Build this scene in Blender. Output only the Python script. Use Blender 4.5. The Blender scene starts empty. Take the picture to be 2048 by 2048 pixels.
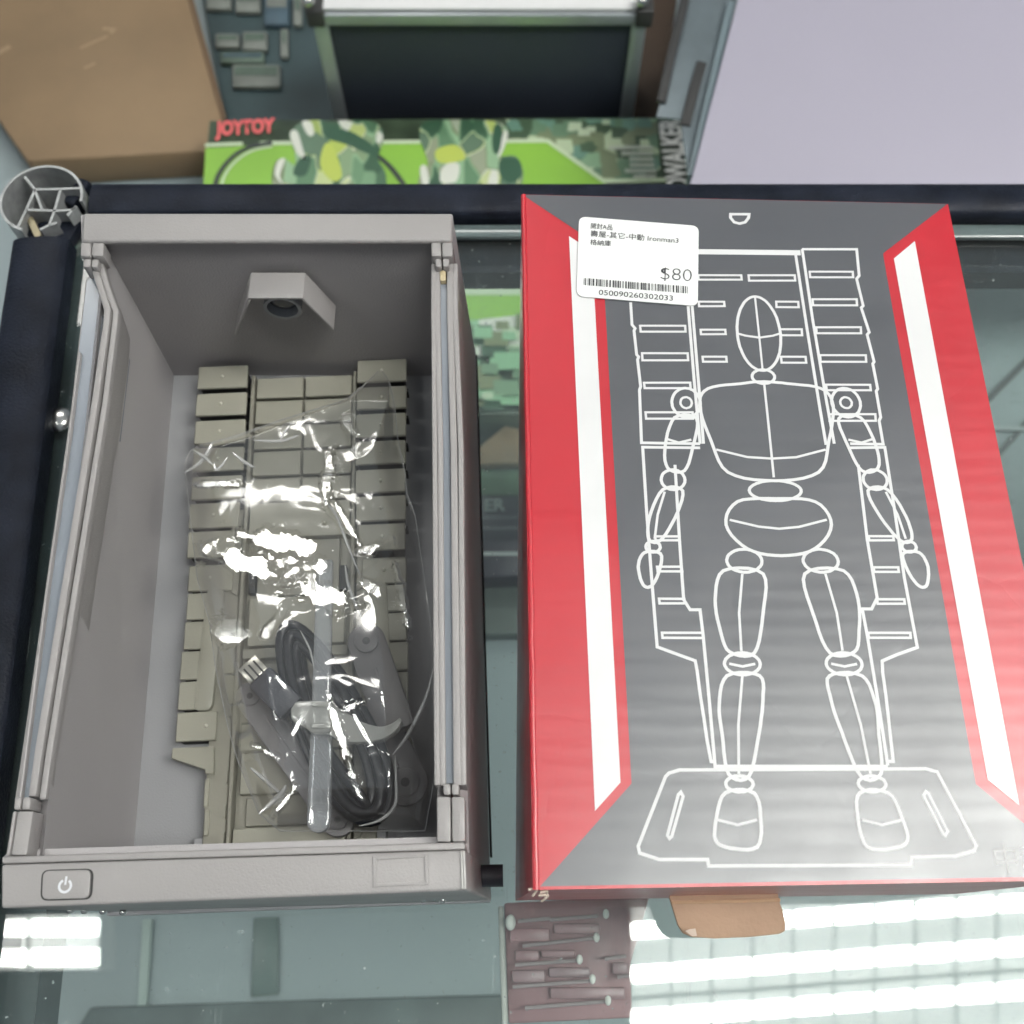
import bpy, bmesh, math, random
from mathutils import Vector, Matrix, noise
R = math.radians
SC = bpy.context.scene
COL = SC.collection
rnd = random.Random(7)

# ------------------------------------------------------------------ camera, world, lights, exposure
CAM_H = 0.41                      # metres above the counter glass (glass top is z = 0)
PITCH = R(67.7)
FOC = 2080.0
cd = bpy.data.cameras.new('camera')
cam = bpy.data.objects.new('camera', cd); COL.objects.link(cam)
cam.location = (0, 0, CAM_H); cam.rotation_euler = (R(90) - PITCH, 0, 0)
cd.sensor_width = 36; cd.lens = 36 * FOC / 2048; cd.clip_start = 0.01; cd.clip_end = 60
cd.dof.use_dof = True; cd.dof.focus_distance = 0.345; cd.dof.aperture_fstop = 15
SC.camera = cam
w = bpy.data.worlds.new('World'); SC.world = w; w.use_nodes = True
w.node_tree.nodes['Background'].inputs[0].default_value = (0.84, 0.93, 1.0, 1)
w.node_tree.nodes['Background'].inputs[1].default_value = 0.26
SC.view_settings.view_transform = 'Standard'; SC.view_settings.look = 'None'
SC.view_settings.exposure = 0.0; SC.view_settings.gamma = 1
SC.render.engine = 'CYCLES'
SC.cycles.use_denoising = True
SC.cycles.max_bounces = 12; SC.cycles.transparent_max_bounces = 24
SC.cycles.sample_clamp_indirect = 6.0; SC.cycles.caustics_reflective = False; SC.cycles.caustics_refractive = False
LAMP_Z = 2.2
TUBE = 47.0
def area(name, loc, sx, sy, power, rot=(0, 0, 0)):
    l = bpy.data.lights.new(name, 'AREA'); l.shape = 'RECTANGLE'; l.size = sx; l.size_y = sy; l.energy = power
    l.color = (1.0, 0.98, 0.93)
    o = bpy.data.objects.new(name, l); COL.objects.link(o); o.location = loc; o.rotation_euler = rot
    return o
area('added_fill_light_right', (1.7, 0.3, 2.2), 1.2, 0.5, 37, (R(5), R(36), 0))  # unseen extra light, added to brighten the case from the right
area('added_fill_light_far', (-0.85, 1.9, 2.2), 1.2, 0.4, 17, (R(-35), 0, 0))  # unseen extra light, added for soft light from the far side

# ------------------------------------------------------------------ helpers
def at(u, v, z):
    """the point at height z that a place measured in the photograph (2048 px) stands for"""
    x = (u - 1024) / FOC; y = -(v - 1024) / FOC
    d = Vector((x, y * math.sin(PITCH) + math.cos(PITCH), y * math.cos(PITCH) - math.sin(PITCH)))
    t = (z - CAM_H) / d.z
    return Vector((0, 0, CAM_H)) + d * t
def at_y(u, v, Y):
    x = (u - 1024) / FOC; y = -(v - 1024) / FOC
    d = Vector((x, y * math.sin(PITCH) + math.cos(PITCH), y * math.cos(PITCH) - math.sin(PITCH)))
    return Vector((0, 0, CAM_H)) + d * (Y / d.y)

def tag(o, label=None, cat=None, group=None, kind=None):
    if label: o['label'] = label
    if cat: o['category'] = cat
    if group: o['group'] = group
    if kind: o['kind'] = kind
    return o
def thing(name, loc, label, cat, group=None):
    o = bpy.data.objects.new(name, None); COL.objects.link(o); o.location = loc; o.empty_display_size = 0.01
    return tag(o, label, cat, group)
def world_loc(o):
    p = Vector((0, 0, 0))
    while o: p += o.location; o = o.parent
    return p
def link(name, me, mat, parent=None, smooth=False):
    if parent is not None:
        me.transform(Matrix.Translation(-world_loc(parent)))
    me.materials.append(mat)
    if smooth:
        for p in me.polygons: p.use_smooth = True
    o = bpy.data.objects.new(name, me); COL.objects.link(o)
    if parent is not None: o.parent = parent
    return o
def from_bm(name, bm, mat, parent=None, bevel=0, seg=2, smooth=False):
    bmesh.ops.recalc_face_normals(bm, faces=bm.faces[:])
    if bevel > 0:
        es = [e for e in bm.edges if len(e.link_faces) == 2 and e.calc_face_angle(0) > R(25)]
        bmesh.ops.bevel(bm, geom=es, offset=bevel, segments=seg, affect='EDGES', profile=0.5, clamp_overlap=True)
    me = bpy.data.meshes.new(name); bm.to_mesh(me); bm.free()
    o = link(name, me, mat, parent)
    if bevel > 0 or smooth:
        for p in me.polygons: p.use_smooth = True
        try: me.set_sharp_from_angle(angle=R(40))
        except Exception: pass
    return o
def add_prism(bm, top, bottom):
    n = len(top)
    a = [bm.verts.new(p) for p in top]; b = [bm.verts.new(p) for p in bottom]
    bm.faces.new(a); bm.faces.new(b[::-1])
    for i in range(n):
        j = (i + 1) % n; bm.faces.new((a[i], b[i], b[j], a[j]))
def prism_w(name, pts, zt, zb, mat, parent=None, bevel=0, seg=2):
    bm = bmesh.new()
    add_prism(bm, [(p[0], p[1], zt) for p in pts], [(p[0], p[1], zb) for p in pts])
    return from_bm(name, bm, mat, parent, bevel, seg)
def prism(name, px, zt, zb, mat, parent=None, bevel=0, seg=2, zm=None):
    """a block whose top outline was measured in the photograph at height zm (or zt)"""
    return prism_w(name, [at(u, v, zt if zm is None else zm) for u, v in px], zt, zb, mat, parent, bevel, seg)
def rect(u0, v0, u1, v1): return [(u0, v0), (u1, v0), (u1, v1), (u0, v1)]
def hexa(name, top, bot, mat, parent=None, bevel=0):
    bm = bmesh.new(); add_prism(bm, top, bot)
    return from_bm(name, bm, mat, parent, bevel)
def box(name, c, s, mat, parent=None, bevel=0, rot=0):
    bm = bmesh.new(); bmesh.ops.create_cube(bm, size=1)
    bmesh.ops.scale(bm, vec=s, verts=bm.verts)
    bmesh.ops.rotate(bm, cent=(0, 0, 0), matrix=Matrix.Rotation(rot, 3, 'Z'), verts=bm.verts)
    bmesh.ops.translate(bm, vec=c, verts=bm.verts)
    return from_bm(name, bm, mat, parent, bevel)
def offsets(pts, wd, closed=False):
    n = len(pts); L = []; Rr = []
    for i, p in enumerate(pts):
        a = pts[i - 1] if (i > 0 or closed) else p
        b = pts[(i + 1) % n] if (i < n - 1 or closed) else p
        d1 = (p - a).to_2d(); d2 = (b - p).to_2d()
        if d1.length < 1e-9: d1 = d2
        if d2.length < 1e-9: d2 = d1
        d1.normalize(); d2.normalize()
        n1 = Vector((-d1.y, d1.x)); n2 = Vector((-d2.y, d2.x)); m = n1 + n2
        if m.length < 1e-6: m = n1
        m.normalize(); k = wd / 2 / max(0.4, m.dot(n1))
        L.append((p.x + m.x * k, p.y + m.y * k)); Rr.append((p.x - m.x * k, p.y - m.y * k))
    return L, Rr
def bar(name, pts, wd, zt, zb, mat, parent=None, bevel=0):
    """a strip of width wd along world points, from zb up to zt"""
    L, Rr = offsets(pts, wd)
    bm = bmesh.new(); n = len(pts)
    rows = []
    for i in range(n):
        rows.append([bm.verts.new((*L[i], zt)), bm.verts.new((*Rr[i], zt)), bm.verts.new((*Rr[i], zb)), bm.verts.new((*L[i], zb))])
    for i in range(n - 1):
        for k in range(4):
            bm.faces.new((rows[i][k], rows[i][(k + 1) % 4], rows[i + 1][(k + 1) % 4], rows[i + 1][k]))
    bm.faces.new(rows[0][::-1]); bm.faces.new(rows[-1])
    return from_bm(name, bm, mat, parent, bevel)
RZ = [0]
def ribbon(bm, pts, wd, z, closed=False, jit=0):
    RZ[0] += 1; z += (RZ[0] % 60) * 6e-7
    if jit:
        pts = [Vector((p.x + rnd.uniform(-jit, jit), p.y + rnd.uniform(-jit, jit), p.z)) for p in pts]
    L, Rr = offsets(pts, wd, closed)
    a = [bm.verts.new((*q, z)) for q in L]; b = [bm.verts.new((*q, z)) for q in Rr]
    n = len(pts)
    for i in range(n if closed else n - 1):
        j = (i + 1) % n; bm.faces.new((a[i], b[i], b[j], a[j]))
def tube(name, pts, r, mat, parent=None, seg=12, closed=False, caps=True, flat=1.0):
    bm = bmesh.new(); rings = []; n = len(pts); prev = None
    for i, p in enumerate(pts):
        a = pts[i - 1] if (i > 0 or closed) else p
        b = pts[(i + 1) % n] if (i < n - 1 or closed) else p
        t = (b - a).normalized(); up = Vector((0, 0, 1))
        if abs(t.dot(up)) > 0.95: up = Vector((0, 1, 0))
        s = t.cross(up).normalized(); q = s.cross(t).normalized()
        rr = r(i / (n - 1)) if callable(r) else r
        rings.append([bm.verts.new(p + s * math.cos(2 * math.pi * k / seg) * rr + q * math.sin(2 * math.pi * k / seg) * rr * flat) for k in range(seg)])
    for i in range(n if closed else n - 1):
        A = rings[i]; B = rings[(i + 1) % n]
        for k in range(seg): bm.faces.new((A[k], A[(k + 1) % seg], B[(k + 1) % seg], B[k]))
    if caps and not closed:
        bm.faces.new(rings[0][::-1]); bm.faces.new(rings[-1])
    return from_bm(name, bm, mat, parent, smooth=True)
def smooth_path(pts, k=8, closed=False):
    out = []; n = len(pts)
    for i in range(n if closed else n - 1):
        g = lambda j: pts[j % n] if closed else pts[min(max(j, 0), n - 1)]
        p0, p1, p2, p3 = g(i - 1), g(i), g(i + 1), g(i + 2)
        for s in range(k):
            t = s / k
            out.append(0.5 * ((2 * p1) + (p2 - p0) * t + (2 * p0 - 5 * p1 + 4 * p2 - p3) * t * t + (3 * p1 - p0 - 3 * p2 + p3) * t ** 3))
    if not closed: out.append(pts[-1])
    return out
def round_poly(pts, r, seg=5):
    """pts: 2D Vectors; rounded corners"""
    out = []; n = len(pts)
    for i in range(n):
        p = Vector(pts[i]); a = Vector(pts[i - 1]); b = Vector(pts[(i + 1) % n])
        u = (a - p).normalized(); v = (b - p).normalized()
        p1 = p + u * r; p2 = p + v * r
        for k in range(seg + 1):
            t = k / seg; out.append((1 - t) ** 2 * p1 + 2 * t * (1 - t) * p + t * t * p2)
    return out
def text_mesh(s, size, bold=0.0, align='LEFT', sx=1.0):
    c = bpy.data.curves.new('lettering', 'FONT'); c.body = s; c.size = size; c.align_x = align; c.offset = bold
    c.resolution_u = 3
    o = bpy.data.objects.new('lettering', c); COL.objects.link(o)
    dg = bpy.context.evaluated_depsgraph_get()
    me = bpy.data.meshes.new_from_object(o.evaluated_get(dg))
    bpy.data.objects.remove(o); bpy.data.curves.remove(c)
    if sx != 1: me.transform(Matrix.Diagonal((sx, 1, 1, 1)))
    me.materials.clear()
    return me
def put_text(name, s, size, p0, p1, mat, parent, bold=0, sx=1.0, align='LEFT', lift=0.0):
    """lettering lying flat, baseline from p0 towards p1"""
    me = text_mesh(s, size, bold, align, sx)
    d = (p1 - p0).normalized(); n = Vector((0, 0, 1)); q = n.cross(d)
    M = Matrix(((d.x, q.x, n.x, p0.x), (d.y, q.y, n.y, p0.y), (d.z, q.z, n.z, p0.z + lift), (0, 0, 0, 1)))
    me.transform(M)
    return link(name, me, mat, parent)
def disc_pts(c, r, n=24, ry=None): return [Vector((c[0] + r * math.cos(2 * math.pi * k / n), c[1] + (ry or r) * math.sin(2 * math.pi * k / n), 0)) for k in range(n)]

# ------------------------------------------------------------------ materials
def mat(name, col, rough=0.5, metal=0, spec=0.5, bump=0, bscale=400, var=0, vscale=30, coat=0, rvar=0, emis=None, estr=0, alpha=1, speck=0):
    m = bpy.data.materials.new(name); m.use_nodes = True
    nt = m.node_tree; b = nt.nodes['Principled BSDF']; N = nt.nodes; L = nt.links
    b.inputs['Base Color'].default_value = (*col, 1); b.inputs['Roughness'].default_value = rough
    b.inputs['Metallic'].default_value = metal; b.inputs['Specular IOR Level'].default_value = spec
    b.inputs['Coat Weight'].default_value = coat; b.inputs['Coat Roughness'].default_value = 0.15
    tc = N.new('ShaderNodeTexCoord')
    if emis: b.inputs['Emission Color'].default_value = (*emis, 1); b.inputs['Emission Strength'].default_value = estr
    if var:
        n = N.new('ShaderNodeTexNoise'); n.inputs['Scale'].default_value = vscale; n.inputs['Detail'].default_value = 5
        L.new(tc.outputs['Object'], n.inputs['Vector'])
        r = N.new('ShaderNodeValToRGB'); e = r.color_ramp.elements
        e[0].position = 0.3; e[1].position = 0.72
        e[0].color = (*[c * (1 - var) for c in col], 1); e[1].color = (*[min(1, c * (1 + var)) for c in col], 1)
        L.new(n.outputs['Fac'], r.inputs[0]); out = r.outputs[0]
        if speck:
            v = N.new('ShaderNodeTexNoise'); v.inputs['Scale'].default_value = vscale * 14; v.inputs['Detail'].default_value = 2
            L.new(tc.outputs['Object'], v.inputs['Vector'])
            rr = N.new('ShaderNodeValToRGB'); rr.color_ramp.elements[0].position = 0.70; rr.color_ramp.elements[1].position = 0.76
            rr.color_ramp.elements[1].color = (speck, speck, speck, 1)
            L.new(v.outputs['Fac'], rr.inputs[0])
            mx = N.new('ShaderNodeMix'); mx.data_type = 'RGBA'; mx.blend_type = 'ADD'; mx.inputs[0].default_value = 1
            L.new(out, mx.inputs[6]); L.new(rr.outputs[0], mx.inputs[7]); out = mx.outputs[2]
        L.new(out, b.inputs['Base Color'])
    if rvar:
        n = N.new('ShaderNodeTexNoise'); n.inputs['Scale'].default_value = 55; n.inputs['Detail'].default_value = 6
        L.new(tc.outputs['Object'], n.inputs['Vector'])
        mr = N.new('ShaderNodeMapRange'); mr.inputs[1].default_value = 0.3; mr.inputs[2].default_value = 0.7
        mr.inputs[3].default_value = max(0.02, rough - rvar); mr.inputs[4].default_value = rough + rvar
        L.new(n.outputs['Fac'], mr.inputs[0]); L.new(mr.outputs[0], b.inputs['Roughness'])
    if bump:
        n = N.new('ShaderNodeTexNoise'); n.inputs['Scale'].default_value = bscale; n.inputs['Detail'].default_value = 4
        L.new(tc.outputs['Object'], n.inputs['Vector'])
        bp = N.new('ShaderNodeBump'); bp.inputs['Strength'].default_value = bump; bp.inputs['Distance'].default_value = 0.0006
        L.new(n.outputs['Fac'], bp.inputs['Height']); L.new(bp.outputs[0], b.inputs['Normal'])
    return m
def clear_mat(name, tint, f0=0.04, rough=0.0, dirt=0.0, haze=0.0, hazecol=(0.8, 0.8, 0.8), bump=0, bscale=60, pw=5.0):
    """clear sheet: tinted pass-through plus mirror reflection growing towards grazing angles"""
    m = bpy.data.materials.new(name); m.use_nodes = True; nt = m.node_tree; N = nt.nodes; L = nt.links
    N.remove(N['Principled BSDF']); out = N['Material Output']
    tr = N.new('ShaderNodeBsdfTransparent'); tr.inputs[0].default_value = (*tint, 1)
    gl = N.new('ShaderNodeBsdfGlossy'); gl.inputs['Roughness'].default_value = rough; gl.inputs[0].default_value = (1, 1, 1, 1)
    ge = N.new('ShaderNodeNewGeometry'); tc = N.new('ShaderNodeTexCoord')
    dot = N.new('ShaderNodeVectorMath'); dot.operation = 'DOT_PRODUCT'
    L.new(ge.outputs['Incoming'], dot.inputs[0]); L.new(ge.outputs['Normal'], dot.inputs[1])
    ab = N.new('ShaderNodeMath'); ab.operation = 'ABSOLUTE'; L.new(dot.outputs['Value'], ab.inputs[0])
    su = N.new('ShaderNodeMath'); su.operation = 'SUBTRACT'; su.inputs[0].default_value = 1; L.new(ab.outputs[0], su.inputs[1])
    po = N.new('ShaderNodeMath'); po.operation = 'POWER'; L.new(su.outputs[0], po.inputs[0]); po.inputs[1].default_value = pw
    ma = N.new('ShaderNodeMath'); ma.operation = 'MULTIPLY_ADD'; L.new(po.outputs[0], ma.inputs[0])
    ma.inputs[1].default_value = 1 - f0; ma.inputs[2].default_value = f0
    mx = N.new('ShaderNodeMixShader'); L.new(ma.outputs[0], mx.inputs[0]); L.new(tr.outputs[0], mx.inputs[1]); L.new(gl.outputs[0], mx.inputs[2])
    last = mx.outputs[0]
    if haze or dirt:
        df = N.new('ShaderNodeBsdfDiffuse'); df.inputs[0].default_value = (*hazecol, 1)
        m2 = N.new('ShaderNodeMixShader')
        if dirt:
            n1 = N.new('ShaderNodeTexNoise'); n1.inputs['Scale'].default_value = 26; n1.inputs['Detail'].default_value = 9; n1.inputs['Roughness'].default_value = 0.75
            mp = N.new('ShaderNodeMapping'); mp.inputs['Scale'].default_value = (1, 0.35, 1); mp.inputs['Rotation'].default_value = (0, 0, 0.5)
            L.new(tc.outputs['Object'], mp.inputs[0]); L.new(mp.outputs[0], n1.inputs['Vector'])
            r1 = N.new('ShaderNodeMapRange'); r1.inputs[1].default_value = 0.58; r1.inputs[2].default_value = 0.85; r1.inputs[3].default_value = haze; r1.inputs[4].default_value = haze + dirt
            L.new(n1.outputs['Fac'], r1.inputs[0])
            n2 = N.new('ShaderNodeTexNoise'); n2.inputs['Scale'].default_value = 420; n2.inputs['Detail'].default_value = 2; L.new(tc.outputs['Object'], n2.inputs['Vector'])
            r2 = N.new('ShaderNodeMapRange'); r2.inputs[1].default_value = 0.70; r2.inputs[2].default_value = 0.76; r2.inputs[3].default_value = 0; r2.inputs[4].default_value = 0.35; L.new(n2.outputs['Fac'], r2.inputs[0])
            mp3 = N.new('ShaderNodeMapping'); mp3.inputs['Scale'].default_value = (300, 14, 1); mp3.inputs['Rotation'].default_value = (0, 0, -0.35); L.new(tc.outputs['Object'], mp3.inputs[0])
            n3 = N.new('ShaderNodeTexNoise'); n3.inputs['Scale'].default_value = 1; n3.inputs['Detail'].default_value = 3; L.new(mp3.outputs[0], n3.inputs['Vector'])
            r3 = N.new('ShaderNodeMapRange'); r3.inputs[1].default_value = 0.70; r3.inputs[2].default_value = 0.78; r3.inputs[3].default_value = 0; r3.inputs[4].default_value = 0.22; L.new(n3.outputs['Fac'], r3.inputs[0])
            q1 = N.new('ShaderNodeMath'); q1.operation = 'ADD'; L.new(r1.outputs[0], q1.inputs[0]); L.new(r2.outputs[0], q1.inputs[1])
            q2 = N.new('ShaderNodeMath'); q2.operation = 'ADD'; L.new(q1.outputs[0], q2.inputs[0]); L.new(r3.outputs[0], q2.inputs[1]); L.new(q2.outputs[0], m2.inputs[0])
        else: m2.inputs[0].default_value = haze
        L.new(last, m2.inputs[1]); L.new(df.outputs[0], m2.inputs[2]); last = m2.outputs[0]
    if bump:
        n = N.new('ShaderNodeTexNoise'); n.inputs['Scale'].default_value = bscale; n.inputs['Detail'].default_value = 3
        L.new(tc.outputs['Object'], n.inputs['Vector'])
        bp = N.new('ShaderNodeBump'); bp.inputs['Strength'].default_value = bump; bp.inputs['Distance'].default_value = 0.001
        L.new(n.outputs['Fac'], bp.inputs['Height']); L.new(bp.outputs[0], gl.inputs['Normal'])
    L.new(last, out.inputs[0])
    return m
def card_mat(name, col, rough=0.34, rvar=0.06, crease=0.5):
    """laminated corrugated board: faint flutes across and hairline creases"""
    m = mat(name, col, rough, rvar=rvar, var=0.05, vscale=25)
    nt = m.node_tree; N = nt.nodes; L = nt.links; b = N['Principled BSDF']
    b.inputs['Coat Weight'].default_value = 0.75; b.inputs['Coat Roughness'].default_value = 0.36; b.inputs['Coat IOR'].default_value = 1.5
    tc = N.new('ShaderNodeTexCoord'); wv = N.new('ShaderNodeTexWave'); wv.bands_direction = 'Y'
    wv.inputs['Scale'].default_value = 52; wv.inputs['Distortion'].default_value = 0.35; wv.inputs['Detail'].default_value = 1
    L.new(tc.outputs['Object'], wv.inputs['Vector'])
    n = N.new('ShaderNodeTexNoise'); n.inputs['Scale'].default_value = 22; n.inputs['Detail'].default_value = 7; L.new(tc.outputs['Object'], n.inputs['Vector'])
    vo = N.new('ShaderNodeTexVoronoi'); vo.feature = 'DISTANCE_TO_EDGE'; vo.inputs['Scale'].default_value = 17
    wp = N.new('ShaderNodeMix'); wp.data_type = 'VECTOR'; wp.inputs[0].default_value = 0.03
    L.new(tc.outputs['Object'], wp.inputs[4]); L.new(n.outputs['Color'], wp.inputs[5]); L.new(wp.outputs[1], vo.inputs['Vector'])
    mr = N.new('ShaderNodeMapRange'); mr.inputs[1].default_value = 0; mr.inputs[2].default_value = 0.012; L.new(vo.outputs['Distance'], mr.inputs[0])
    a = N.new('ShaderNodeMath'); a.operation = 'MULTIPLY_ADD'; a.inputs[1].default_value = 0.10; L.new(wv.outputs['Fac'], a.inputs[0])
    n2 = N.new('ShaderNodeMath'); n2.operation = 'MULTIPLY'; n2.inputs[1].default_value = 1.1; L.new(n.outputs['Fac'], n2.inputs[0]); L.new(n2.outputs[0], a.inputs[2])
    a2 = N.new('ShaderNodeMath'); a2.operation = 'MULTIPLY_ADD'; a2.inputs[1].default_value = 0.10 * crease; L.new(mr.outputs[0], a2.inputs[0]); L.new(a.outputs[0], a2.inputs[2])
    bp = N.new('ShaderNodeBump'); bp.inputs['Strength'].default_value = 0.24; bp.inputs['Distance'].default_value = 0.0009
    L.new(a2.outputs[0], bp.inputs['Height']); L.new(bp.outputs[0], b.inputs['Normal']); L.new(bp.outputs[0], b.inputs['Coat Normal'])
    return m

M = {}
M['plastic'] = mat('grey_moulded_plastic', (0.298, 0.284, 0.279), 0.42, bump=0.25, bscale=1500, var=0.03, vscale=40, rvar=0.05)
M['plastic_in'] = mat('grey_inner_plastic', (0.352, 0.337, 0.34), 0.5, bump=0.2, bscale=1500, var=0.02)
M['plastic_floor'] = mat('grey_back_plastic', (0.325, 0.328, 0.338), 0.45, bump=0.15, bscale=1500, var=0.02)
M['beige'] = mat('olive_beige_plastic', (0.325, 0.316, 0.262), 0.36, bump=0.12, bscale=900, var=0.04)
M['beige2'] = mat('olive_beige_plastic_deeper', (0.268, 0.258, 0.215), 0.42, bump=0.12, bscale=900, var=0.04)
M['gap'] = mat('dark_slot_and_shade', (0.03, 0.03, 0.03), 0.7)  # near black for slots and joints; also paints shade around the rack blocks
M['grey_dark'] = mat('dark_grey_plastic', (0.115, 0.11, 0.115), 0.35)
M['grey_arm'] = mat('mid_grey_plastic', (0.17, 0.163, 0.168), 0.4, bump=0.1, bscale=900)
M['black'] = mat('black_powder_coat', (0.010, 0.0125, 0.02), 0.4, spec=0.12, bump=0.5, bscale=900, var=0.35, vscale=60, rvar=0.12, speck=0.02)
M['black_rub'] = mat('black_cable_rubber', (0.008, 0.009, 0.013), 0.3, spec=0.3)
M['black_plug'] = mat('black_plug_plastic', (0.022, 0.024, 0.034), 0.5, bump=0.3, bscale=1200)
M['metal'] = mat('plain_steel', (0.6, 0.6, 0.58), 0.25, metal=1)
M['alu'] = mat('brushed_aluminium', (0.42, 0.45, 0.47), 0.42, metal=0.7, var=0.08)
M['alu_edge'] = mat('cut_aluminium_edge', (0.34, 0.35, 0.35), 0.4, metal=0.3, var=.2, vscale=200)
M['glass'] = clear_mat('counter_glass', (0.955, 0.985, 0.975), 0.052, 0.0, dirt=0.2, haze=0.022, hazecol=(0.7, 0.8, 0.78))
M['glass_edge'] = mat('green_glass_edge', (0.10, 0.20, 0.18), 0.1)
M['acrylic'] = mat('frosted_acrylic_edge', (0.235, 0.26, 0.295), 0.25, coat=0.4, var=0.1, vscale=18)
M['film'] = clear_mat('clear_bag_film', (0.965, 0.97, 0.97), 0.12, 0.12, haze=0.03, hazecol=(0.75, 0.75, 0.73), pw=3.0)
M['film_edge'] = clear_mat('bag_film_seam', (0.8, 0.8, 0.8), 0.25, 0.15, haze=0.32, hazecol=(0.8, 0.8, 0.78))
M['frost'] = clear_mat('frosted_clear_plastic', (0.80, 0.82, 0.84), 0.12, 0.12, haze=0.16, hazecol=(0.78, 0.8, 0.82), pw=2.2)
M['frost2'] = clear_mat('milky_clamp_plastic', (0.72, 0.73, 0.71), 0.12, 0.15, haze=0.27, hazecol=(0.8, 0.8, 0.75), pw=2.2)
M['red'] = card_mat('red_laminated_board', (0.40, 0.004, 0.014), 0.4)
M['print_grey'] = card_mat('charcoal_printed_board', (0.070, 0.073, 0.082), 0.36)
M['print_white'] = card_mat('white_printed_board', (0.70, 0.70, 0.70), 0.45)
M['ink_white'] = mat('white_ink', (0.68, 0.68, 0.68), 0.5)
M['paper'] = mat('label_paper', (0.84, 0.85, 0.83), 0.5, var=0.01)
M['ink_black'] = mat('black_thermal_ink', (0.035, 0.035, 0.04), 0.5)
M['kraft'] = mat('kraft_cardboard', (0.47, 0.315, 0.215), 0.75, bump=0.3, bscale=500, var=0.08, vscale=40)
M['kraft2'] = mat('brown_cardboard', (0.225, 0.152, 0.084), 0.6, bump=0.4, bscale=60, var=0.16, vscale=7)
M['kraft3'] = mat('dark_brown_cardboard', (0.045, 0.026, 0.014), 0.7, var=0.2, vscale=6)
M['torn'] = mat('torn_white_board', (0.66, 0.55, 0.46), 0.8, bump=0.5, bscale=500)

# ------------------------------------------------------------------ setting: surface far below the counter
SH = -0.48
M['shelf'] = mat('grey_green_board', (0.25, 0.30, 0.31), 0.5, var=0.12, vscale=3)
M['lav'] = mat('lavender_laminate', (0.385, 0.365, 0.44), 0.5, var=0.025, vscale=5, bump=0.1, bscale=300)
o = prism_w('floor', [(-3.5, -2.5), (3.5, -2.5), (3.5, 4.5), (-3.5, 4.5)], SH, SH - 0.05, M['shelf']); tag(o, kind='structure')
for a, b, wd in (((2070, 705), (1960, 815), 0.006), ((2075, 820), (1960, 950), 0.005), ((2070, 1240), (1990, 1320), 0.004)):
    o = bar('floor_joint', [at(*a, SH), at(*b, SH)], wd, SH + 0.004, SH + 0.001, M['gap']); tag(o, kind='structure')
o = bar('floor_joint', [at(1960, 862, SH), at(2100, 866, SH)], 0.004, SH + 0.008, SH + 0.005, mat('pale_joint', (0.33, 0.37, 0.37), 0.5)); tag(o, kind='structure')

# ------------------------------------------------------------------ ceiling lamps (seen as reflections in the glass)
M['tube'] = mat('lit_fluorescent_tube', (0.9, 0.9, 0.9), 0.4, emis=(1.0, 1.0, 0.96), estr=TUBE)
M['louver'] = mat('white_louver_metal', (0.88, 0.89, 0.88), 0.4)
def mir(u, v):
    p = at(u, v, -LAMP_Z); return Vector((p.x, p.y, LAMP_Z))
def louver_lamp(label, u0, u1, vs, slope, cells_u, vpad=46, group='louvered fluorescent ceiling lamps'):
    c = mir((u0 + u1) / 2, vs[0] + slope * (u1 - u0) / 2)
    root = thing('ceiling_lamp', (c.x, c.y, LAMP_Z), label, 'ceiling lamp', group)
    g = lambda u, v: mir(u, v + slope * (u - u0))
    ps = [g(u0, vs[0] - vpad), g(u1, vs[0] - vpad), g(u1, vs[-1] + vpad), g(u0, vs[-1] + vpad)]
    prism_w('housing', ps, LAMP_Z + 0.09, LAMP_Z + 0.085, M['louver'], root)
    for a, b in ((0, 1), (1, 2), (2, 3), (3, 0)):
        bar('side_plate', [ps[a], ps[b]], 0.004, LAMP_Z + 0.085, LAMP_Z - 0.005, M['louver'], root)
    for v in vs:
        a, b = g(u0 + 8, v), g(u1 - 8, v)
        a.z = b.z = LAMP_Z + 0.05
        tube('tube', [a, b], 0.0175, M['tube'], root, seg=10)
    n = int(abs(u1 - u0) / cells_u)
    for k in range(1, n):
        u = u0 + cells_u * k
        bar('louver_blade', [g(u, vs[0] - vpad), g(u, vs[-1] + vpad)], 0.003, LAMP_Z + 0.028, LAMP_Z + 0.002, M['louver'], root)
    return root
louver_lamp('nearest louvered ceiling lamp with white tubes, mirrored in the glass below the red box', 1262, 2360, (1770, 1862, 1952), -0.073, 82)
louver_lamp('second louvered ceiling lamp mirrored at the bottom right corner of the glass', 1262, 2360, (2042, 2134), -0.073, 82)
louver_lamp('left louvered ceiling lamp mirrored at the bottom left corner of the glass', -1000, 198, (1866, 1926), -0.01, 75, 26)

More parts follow.
